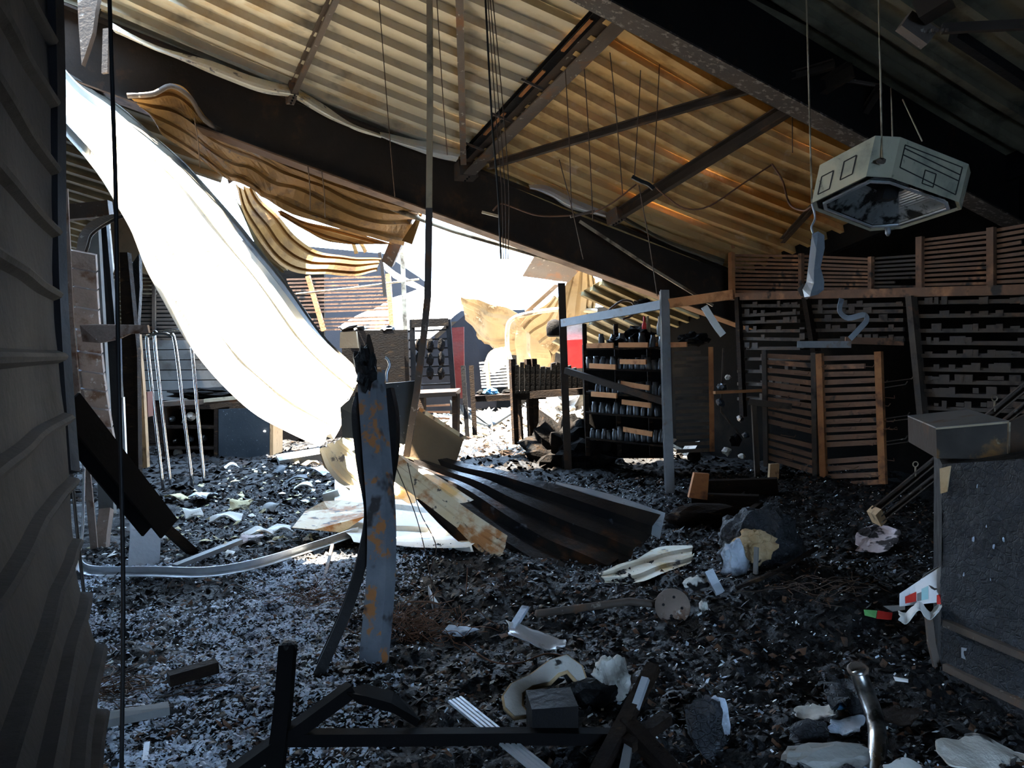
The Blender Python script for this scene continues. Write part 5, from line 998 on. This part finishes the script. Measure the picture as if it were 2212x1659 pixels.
one('white_scrap', MB().blob(G(1765, 1217, .11), .02, .015, .012, seed=3, amp=.3, sub=1), M['fleck'], 'tiny white scrap on the tip of the charred stick', 'scrap')
one('pink_paper', crinkle([onto([(1848, 1200), (1900, 1203), (1935, 1195)], .03), onto([(1850, 1172), (1900, 1165), (1944, 1180)], .06), onto([(1875, 1160), (1910, 1158), (1942, 1172)], .09)], seed=2), M['paper_pink'], 'pinkish scorched booklet lying in the dark rubble', 'booklet', sheet=.004)
# burnt booklet bottom centre-right
t = T('burnt_book', G(1515, 1620), 'burnt open book standing on edge at the bottom', 'book')
for k in range(6):
    o_ = Vector((.012 * k, .02 * k, 0)); t.part('page', crinkle([[P(1472 + 5 * k, 1520, 3.1) + o_, P(1520 + 6 * k, 1530 + rnd.uniform(-8, 8), 3.05) + o_], [P(1485 + 5 * k, 1580, 3.0) + o_, P(1530 + 5 * k, 1590, 2.98) + o_], [P(1520 + 4 * k, 1650, 2.9) + o_, P(1545 + 4 * k, 1650, 2.9) + o_]], 10, 14, .014, k, 12, .4), M['ash'] if k == 5 else M['char_crackle'], sheet=.004)
# bent chrome tube
t = T('bent_tube', G(1890, 1659), 'bent chrome tube rising from the rubble at the lower right', 'tube')
t.part('tube', MB().tube(cat_mull([P(1852, 1448, 3.05), P(1868, 1490, 3.02), P(1888, 1545, 2.95), P(1896, 1600, 2.88), P(1890, 1690, 2.75)], 24), .032, 14), M['chrome_dull'])
t.part('crumpled_end', MB().lathe(P(1853, 1446, 3.05), [(.036, -.012), (.040, .004), (.030, .010), (.024, .0)], 12, axis=(-.2, -.3, .9)), M['steel_brown'])
one('crumpled_paper_ash', crinkle([[G(1780 + 30 * i, 1480 + 22 * j, .03 + .05 * rnd.random()) for i in range(4)] for j in range(5)], 18, 18, .03, 6, 10, .4), M['char_crackle'], 'crumpled black paper ash left of the bent chrome tube', 'ash', sheet=.004)
# magazine with printed cover
mg = T('magazine', G(1985, 1335), 'crumpled white magazine with a black tick mark against the charred cabinet', 'magazine')
mA = lambda u, v: P(1943 + 92 * u, 1300 - 78 * v * (.35 + .65 * u) + 10 * (1 - u), 3.62 - .05 * u + .06 * v + .02 * math.sin(u * 5))
mg.part('cover', MB().grid([[mA(i / 8, j / 6) for i in range(9)] for j in range(7)]), M['paper_clean'], sheet=.003)
def patch(u0, v0, u1, v1, mat, name):
    mg.part(name, MB().grid([[mA(u0 + (u1 - u0) * i / 3, v0 + (v1 - v0) * j / 2) + Vector((0, -.006, .002)) for i in range(4)] for j in range(3)]), mat)
patch(.50, .15, .66, .62, M['teal'], 'printed_photo'); patch(.12, .15, .38, .60, M['red'], 'printed_photo'); patch(.40, .15, .50, .5, M['steel_grey'], 'printed_photo'); patch(.86, -.06, 1.0, .22, M['red'], 'printed_block')
sw = [(.66, .66), (.72, .50), (.80, .40), (.86, .40), (.86, .43), (.80, .47), (.74, .56)]
mg.part('tick_mark', MB().prism([mA(u, v) + Vector((0, -.008, .002)) for u, v in sw], (0, -.001, 0)), M['black_ink'])
mg.part('inner_pages', crinkle([[P(1940 + 95 * i / 8, 1318 + 12 * math.sin(i * 1.3) + 20 * j / 3 - 14 * (i / 8), 3.6 - .03 * j) for i in range(9)] for j in range(4)], 24, 8, .008, 4, 16), M['paper'], sheet=.002)
mg.part('upper_page', MB().grid([[P(1985 + 50 * i / 5, 1258 - 38 * (i / 5) ** .6 + 14 * j, 3.75) for i in range(6)] for j in range(3)]), M['paper'], sheet=.003)
t = T('torn_wrapper', G(1900, 1352), 'torn green and red wrapper lying left of the magazine', 'wrapper')
t.part('green_end', MB().grid([onto([(1866, 1338), (1895, 1340)], .05), onto([(1868, 1350), (1892, 1356)], .05)]), M['green'], sheet=.003)
t.part('red_middle', MB().grid([onto([(1896, 1340), (1928, 1345)], .05), onto([(1893, 1357), (1926, 1360)], .05)]), M['red'], sheet=.003)
t.part('white_tail', MB().grid([onto([(1908, 1334), (1955, 1332)], .06), onto([(1928, 1346), (1955, 1342)], .06)]), M['paper_clean'], sheet=.003)
# plaster scraps bottom right
one('plaster_scrap', crinkle([PL([(2018, 1602, 2.75), (2060, 1598, 2.8), (2110, 1592, 2.85), (2160, 1610, 2.85), (2240, 1640, 2.8)]), PL([(2022, 1622, 2.7), (2070, 1625, 2.7), (2120, 1618, 2.75), (2170, 1635, 2.75), (2240, 1665, 2.7)]), PL([(2050, 1655, 2.62), (2090, 1665, 2.62), (2130, 1660, 2.65), (2180, 1680, 2.65), (2240, 1700, 2.6)])], 22, 14, .016, 3, 7), M['debris_pale'], 'large crumpled beige paper at the bottom right corner', 'paper', sheet=.006)
one('plaster_scrap', crinkle([PL([(1910, 1650, 2.7), (1955, 1636, 2.75), (2000, 1652, 2.75)]), PL([(1920, 1680, 2.65), (1960, 1680, 2.65), (2010, 1690, 2.65)])], 14, 10, .010, 5), M['paper'], 'white paper scrap at the bottom edge right of the bent tube', 'paper', sheet=.006)
one('plaster_scrap', MB().blob(G(1800, 1655, .03), .17, .08, .04, seed=81, amp=.3, sub=3), M['concrete'], 'grey slab fragment at the bottom edge left of the bent tube', 'slab')
one('paper_scrap', MB().grid([onto([(1930, 1487), (1962, 1493)], .05), onto([(1934, 1495), (1962, 1499)], .05)]), M['paper_clean'], 'small white paper scrap below the charred cabinet corner', 'paper', sheet=.004)
one('blue_scrap', MB().blob(G(1812, 1540, .03), .035, .02, .015, seed=6, amp=.5, sub=2), M['blue'], 'small blue plastic scrap left of the bent chrome tube', 'scrap')
for i, (x, y, w, mt) in enumerate([(1760, 1545, 90, 'debris_pale'), (1830, 1575, 70, 'ash'), (1745, 1590, 80, 'char_crackle'), (1950, 1555, 80, 'wood_char')]):
    pts = [onto([(x - w / 2 + w * k / 4, y + 16 * j) for k in range(5)], .03 + .03 * rnd.random()) for j in range(3)]
    one('scorched_papers', crinkle(pts, 18, 10, .02, 11 + i, 10, .5), M[mt], ['pale scorched papers left of the bent chrome tube', 'ashy papers in front of the blue plastic scrap', 'black crumpled papers at the lower right', 'brown board scrap right of the bent chrome tube'][i], 'papers', sheet=.004)
# left floor: curved strip, channel, plate, wire
cs = cat_mull([G(176, 1222, .05), G(190, 1240, .03), G(235, 1246, .03), G(340, 1246, .03), G(450, 1247, .03), G(560, 1232, .04), G(680, 1200, .06), G(772, 1172, .08)], 40)
one('bent_trim', MB().sweep(cs, LP(.05, .05, .006), up=(0, -.4, 1)), M['alu'], 'long bent aluminium trim curving across the left floor', 'trim')
one('bent_trim', MB().bar(G(378, 1240, .05), G(520, 1195, .09), .06, .03), M['steel_grey'], 'dark straight trim crossing over the bent aluminium one', 'trim')
one('standing_channel', MB().sweep(PL([(312, 1068), (314, 1160), (308, 1262)], 6.0, 5.6), CH(.20, .10, .008), up=(.5, -1, 0)), M['alu_grey'], 'grey aluminium channel standing upright on the left floor', 'channel')
one('rusty_plate', MB().grid([onto([(632, 1168), (680, 1172), (740, 1178)], .10), onto([(660, 1145), (710, 1140), (790, 1158)], .16), onto([(700, 1132), (740, 1128), (800, 1140)], .20)]), M['sheet_rust'], 'rusty curved plate left of the bent post', 'plate', sheet=.004)
one('wire_stake', MB().bar(G(700, 1255, 0), P(718, 1178, 5.6), .02, .02), M['steel_brown'], 'thin stake holding up the end of the bent trim', 'stake')
one('white_flex', MB().tube(cat_mull(PL([(182, 995), (180, 1080), (178, 1150), (168, 1210), (158, 1245)], 5.0, 4.6), 16), .008, 6), M['alu'], 'thin white cable beside the foot of the rusty upright', 'cable')
slab('board_scrap', [G(210, 1585, .05), G(365, 1558, .05), G(368, 1572, .05), G(212, 1605, .05)], (0, 0, .03), M['board_grey'], 'grey board half buried in the ash at the lower left', 'board')
one('metal_stake', MB().bar(P(318, 1610, 3.0), P(310, 1690, 2.8), .02, .03), M['alu_grey'], 'small grey stake at the bottom left edge', 'stake')
one('charred_plank', MB().bar(G(365, 1492, .05), G(470, 1462, .05), .06, .05), M['wood_char'], 'charred plank in the brown fibres at the lower left', 'plank')
# crate and books by the left path
one('plastic_crate', MB().box(G(720, 1085, .05), (.08, 0, .02), (0, .06, 0), (-.02, 0, .06)), M['glass_burnt'], 'small clear plastic crate beside the pale blue-white sheet', 'crate')
bk = [(415, 1118, 'paper', 'white open book lying left of the rusty plate'), (380, 1085, 'paper_yellow', 'yellow scorched book by the chrome hoop feet'), (440, 1080, 'alu_grey', 'blue-grey folder near the chrome hoop feet'), (520, 1100, 'paper_yellow', 'tan book pile in the left path'), (560, 1165, 'paper', 'pale magazine pages before the rusty plate'), (605, 1158, 'paper_clean', 'white curled pages touching the rusty plate'), (545, 1178, 'paper_pink', 'pink page before the rusty plate'), (490, 1130, 'paper', 'grey pages in the left path'), (590, 1105, 'board_grey', 'grey flat card in the left path'), (520, 945, 'blue', 'small blue pack on the grey board by the counter'), (500, 1015, 'paper', 'white pack before the counter door'), (610, 1025, 'blue_panel', 'dark blue bag behind the left path'), (640, 1045, 'blue_panel', 'blue box lid in the left path'), (655, 1060, 'debris_pale', 'tan packet in the left path'), (690, 1025, 'ash', 'pale packet right of the blue box lid'), (670, 1010, 'wood_tan', 'tan stick end under the crumpled cream sheet')]
for i, (x, y, mt, lb) in enumerate(bk):
    c = G(x, y, .03); w = rnd.uniform(.09, .15); an = rnd.uniform(0, 3); a1 = Vector((math.cos(an), math.sin(an), rnd.uniform(-.1, .25))) * w; a2 = Vector((-math.sin(an), math.cos(an), 0)) * w * .7
    one('scattered_book' if 'book' in lb or 'page' in lb else 'scattered_packet', crinkle([[c - a1 - a2, c - a2 + Vector((0, 0, .05)), c + a1 - a2], [c - a1 + Vector((0, 0, .02)), c + Vector((0, 0, .045)), c + a1], [c - a1 + a2, c + a2 + Vector((0, 0, .05)), c + a1 + a2 + Vector((0, 0, .03))]], 10, 10, .012, i, 9, .3), M[mt], lb, 'book' if 'book' in lb or 'page' in lb else 'packet', sheet=.012)
# rusty wire tangles
def tangle(px, py, n, rad, hgt, mat, label, seed):
    r_ = random.Random(seed); c = G(px, py); mb = MB()
    for k in range(n):
        a0_ = r_.uniform(0, 6.3); pts = []; p = c + Vector((r_.gauss(0, rad), r_.gauss(0, rad * .6), r_.uniform(0, hgt)))
        for j in range(5):
            pts.append(Vector((p.x, p.y, max(p.z, H(p.x, p.y) + .005)))); a0_ += r_.gauss(0, .8); p = p + Vector((math.cos(a0_) * rad * .5, math.sin(a0_) * rad * .4, r_.gauss(0, hgt * .35)))
        mb.tube(cat_mull(pts, 9), .0022, 3)
    return one('wire_tangle', mb, mat, label, 'wire tangle', None, 'stuff')
tangle(895, 1370, 130, .12, .09, M['wire_rust'], 'tangle of fine rusty wire right of the bent post', 1)
tangle(245, 1500, 110, .16, .05, M['brown_bits'], 'brown fibres in the ash at the lower left', 2)
tangle(1090, 985, 160, .35, .18, M['wire'], 'tangle of grey-green wire below the sunlit rubble', 3)
tangle(680, 1300, 60, .12, .05, M['wire_rust'], 'rusty wire bits left of the bent post', 4)
tangle(1760, 1280, 40, .12, .05, M['wire'], 'pale wire bits right of the charred stick', 5)
# loose single wires
def wire(pts, d0, d1, r, mat, label, n=24, name='hanging_wire'): return one(name, MB().tube(cat_mull(PL(pts, d0, d1), n), r, 5), mat, label, 'wire')
wire([(852, 1000), (900, 1120), (930, 1250), (940, 1330)], 4.4, 4.3, .003, M['wire'], 'long thin wire curving down over the cream flashing', name='loose_wire')
wire([(880, 1000), (905, 1100), (942, 1180), (930, 1250), (990, 1330)], 4.6, 4.4, .003, M['wire'], 'second thin wire looping over the pale blue-white sheet', name='loose_wire')
wire([(1010, 1225), (1005, 1290), (990, 1320)], 4.6, 4.5, .004, M['wire_rust'], 'short rusty wire bowing on the mound', name='loose_wire')
wire([(1000, 1388), (1060, 1428), (1120, 1432), (1180, 1412), (1225, 1420)], 3.7, 3.5, .004, M['wire_rust'], 'wavy brown wire above the foam blocks', name='loose_wire')
wire([(880, 1300), (920, 1300), (950, 1305)], 4.2, 4.2, .005, M['wire_rust'], 'small bent brown wire above the rusty tangle', name='loose_wire')
# hanging ones
wire([(236, -20), (243, 200), (250, 420), (256, 800), (266, 1250), (262, 1700)], 2.9, 2.7, .0075, M['wire_black'], 'thick black cable hanging full height at the left')
wire([(818, -10), (838, 250), (853, 425)], 6.0, 6.4, .004, M['wire'], 'single thin wire hanging left of the tall pale pole')
wire([(943, -10), (956, 200), (966, 335)], 6.0, 6.4, .004, M['wire'], 'single thin wire hanging right of the tall pale pole')
for i, dx in enumerate((0, 9, 17, 26)):
    wire([(1048 + dx * .6, -10), (1062 + dx, 250), (1076 + dx * .9, 420), (1082 + dx * .6, 560)], 5.9, 6.2, .008 if i == 0 else .004, M['wire_black'] if i == 0 else M['wire'], ['thickest wire of the bundle hanging before the heavy purlin', 'second wire of the bundle before the heavy purlin', 'third wire of the bundle before the heavy purlin', 'outermost wire of the bundle before the heavy purlin'][i])
for i, (x0, y0, x1, y1) in enumerate([(1221, 150, 1234, 452), (1256, 65, 1281, 478), (1312, 60, 1345, 420), (1390, -10, 1370, 388), (1430, -10, 1410, 395), (1705, 40, 1712, 330), (2060, -10, 2069, 250), (1380, 400, 1420, 640), (1208, 345, 1260, 560), (695, 370, 702, 470), (665, 360, 670, 455), (420, 255, 432, 365)]):
    wire([(x0, y0), ((x0 + x1) / 2 + 2, (y0 + y1) / 2), (x1, y1)], 6.6, 6.8, .0045, M['wire'], ['wire hanging just right of the heavy purlin', 'longest wire before the tan roof by the rafter', 'wire crossing the slim brace on the tan roof', 'left wire holding the melted cable clump', 'right wire holding the melted cable clump', 'wire hanging left of the heater on the tan roof', 'wire hanging before the black rafter right of the heater', 'thin wire falling below the melted cable clump', 'slanting wire across the rafter web', 'right wire before the orange sheet', 'left wire before the orange sheet', 'wire at the upper left end of the orange sheet'][i], 10)
wire([(1065, 455), (1082, 440), (1110, 448), (1160, 465), (1220, 466), (1275, 460)], 6.9, 7.0, .008, M['wire_rust'], 'rusty cable swagged across the big rafter', name='swagged_cable')
wire([(1275, 462), (1320, 440), (1375, 398)], 7.0, 6.8, .007, M['wire_rust'], 'rusty cable rising to the melted clump', name='swagged_cable')
wire([(1412, 400), (1440, 425), (1480, 450), (1530, 446), (1600, 400), (1668, 355)], 6.8, 6.6, .007, M['wire_rust'], 'rusty cable drooping right of the melted clump', name='swagged_cable')
wire([(1668, 355), (1690, 390), (1705, 440), (1735, 455), (1755, 445)], 6.4, 5.4, .008, M['wire_rust'], 'rusty cable looping to the heater corner', name='swagged_cable')
one('melted_clump', MB().sweep(cat_mull(PL([(1365, 382), (1385, 392), (1400, 398), (1412, 408)], 6.8, 6.8), 10), RECT(.035, .03)), M['char'], 'melted black cable clump hanging before the tan roof', 'clump')
for i, (x0, y0, x1, y1) in enumerate([(1041, 458, 1080, 468), (1232, 468, 1285, 456), (1215, 60, 1256, 64)]):
    one('ceiling_clip', MB().bar(P(x0, y0, 6.9), P(x1, y1, 6.9), .03, .02), M['cord_pale'] if i == 0 else M['steel_brown'], ['pale hanging clip bar before the rafter', 'brown hanging clip bar by the swagged cable', 'clip bar at the top of the heavy purlin'][i], 'clip')
# ---------------------------------------------------------------- uncountable debris on the floor
def chips(name, n, region, mat, label, smin, smax, seed, lift=.0, flat=.5, dens=None):
    r_ = np.random.RandomState(seed); x0, x1, y0, y1 = region
    x = r_.uniform(x0, x1, n); y = y0 + (y1 - y0) * r_.rand(n) ** 1.25
    if dens is not None:
        k = dens(x, y) > r_.rand(n); x, y = x[k], y[k]; n = len(x)
    z = Hn(x, y) + lift; s = r_.uniform(smin, smax, n) * (0.6 + .8 * r_.rand(n))
    an = r_.uniform(0, 2 * np.pi, n); ti = r_.normal(0, flat, n); tj = r_.normal(0, flat, n)
    u = np.stack([np.cos(an), np.sin(an), np.sin(ti)], -1); w = np.stack([-np.sin(an), np.cos(an), np.sin(tj)], -1); c = np.stack([x, y, z], -1)
    asp = r_.uniform(.35, 1.0, n)
    q = []
    for (a, b) in ((-1, -.8), (.9, -1), (1, .7), (-.6, 1)):
        q.append(c + u * (s * a)[:, None] * (1 + .3 * r_.rand(n))[:, None] + w * (s * b * asp)[:, None])
    top = c + np.stack([np.zeros(n), np.zeros(n), s * r_.uniform(.15, .7, n)], -1)
    V = np.stack(q + [top], 1).reshape(-1, 3); b = np.arange(n)[:, None] * 5
    Fs = np.concatenate([b + np.array([[0, 1, 4]]), b + np.array([[1, 2, 4]]), b + np.array([[2, 3, 4]]), b + np.array([[3, 0, 4]])], 0)
    me = bpy.data.meshes.new(name); me.vertices.add(len(V)); me.vertices.foreach_set('co', V.ravel()); me.loops.add(Fs.size); me.loops.foreach_set('vertex_index', Fs.ravel())
    me.polygons.add(len(Fs)); me.polygons.foreach_set('loop_start', np.arange(len(Fs)) * 3); me.update(calc_edges=True); me.materials.append(mat)
    o = bpy.data.objects.new(name, me); COL.objects.link(o); tagp(o, label, 'debris', None, 'stuff'); return o
inroom = (-3.2, 3.6, 2.3, 9.0)
chips('charcoal_debris', 42000, inroom, M['char'], 'black charcoal bits covering the whole floor', .006, .02, 1, 0, .6)
chips('charcoal_debris', 9000, inroom, M['char_crackle'], 'grey-black burnt flakes strewn over the floor', .006, .018, 2, .005, .6)
chips('brown_debris', 5000, inroom, M['brown_bits'], 'brown splinters and rust bits in the rubble', .006, .02, 3, .005, .5)
def leftash(x, y): return np.clip(vnoise(x * 1.6 + 3, y * 1.6) * 2.2 - .25, 0, 1) * np.clip((-.45 - x) * 1.5, 0, 1)
chips('ash_debris', 130000, (-2.9, -.3, 2.4, 5.6), M['ash'], 'blue-grey ash flakes on the left floor', .003, .010, 4, .006, .5, leftash)
def strew(x, y): return np.clip(vnoise(x * 2.2 + 11, y * 2.2 + 4) * 1.8 - .7, 0, 1)
chips('ash_debris', 9000, (-1.6, 3.0, 2.4, 7.0), M['ash'], 'scattered grey ash flakes among the central rubble', .003, .009, 5, .008, .5, strew)
chips('white_flecks', 2600, inroom, M['fleck'], 'tiny white flecks sprinkled over the black rubble', .003, .008, 6, .012, .5)
def inside(x, y): return (x < 2.75 - .56 * (y - 10.2)) * 1.0
chips('pale_debris', 5200, (-1.8, 2.6, 10.6, 18.5), M['debris_pale'], 'pale sunlit rubble beyond the black shelves', .03, .12, 7, 0, .5, inside)
chips('dark_debris', 9000, (-6, 3.2, 8.0, 14.0), M['goods'], 'dark burnt rubble along the rear displays', .012, .045, 8, 0, .5, inside)
chips('paper_debris', 240, (-3.6, -1.0, 6.0, 11.0), M['paper_yellow'], 'yellowed paper bits on the left path', .012, .04, 9, .01, .3)
chips('paper_debris', 160, (-3.6, -1.0, 5.6, 11.0), M['paper'], 'white paper bits on the left path', .012, .035, 10, .012, .3)
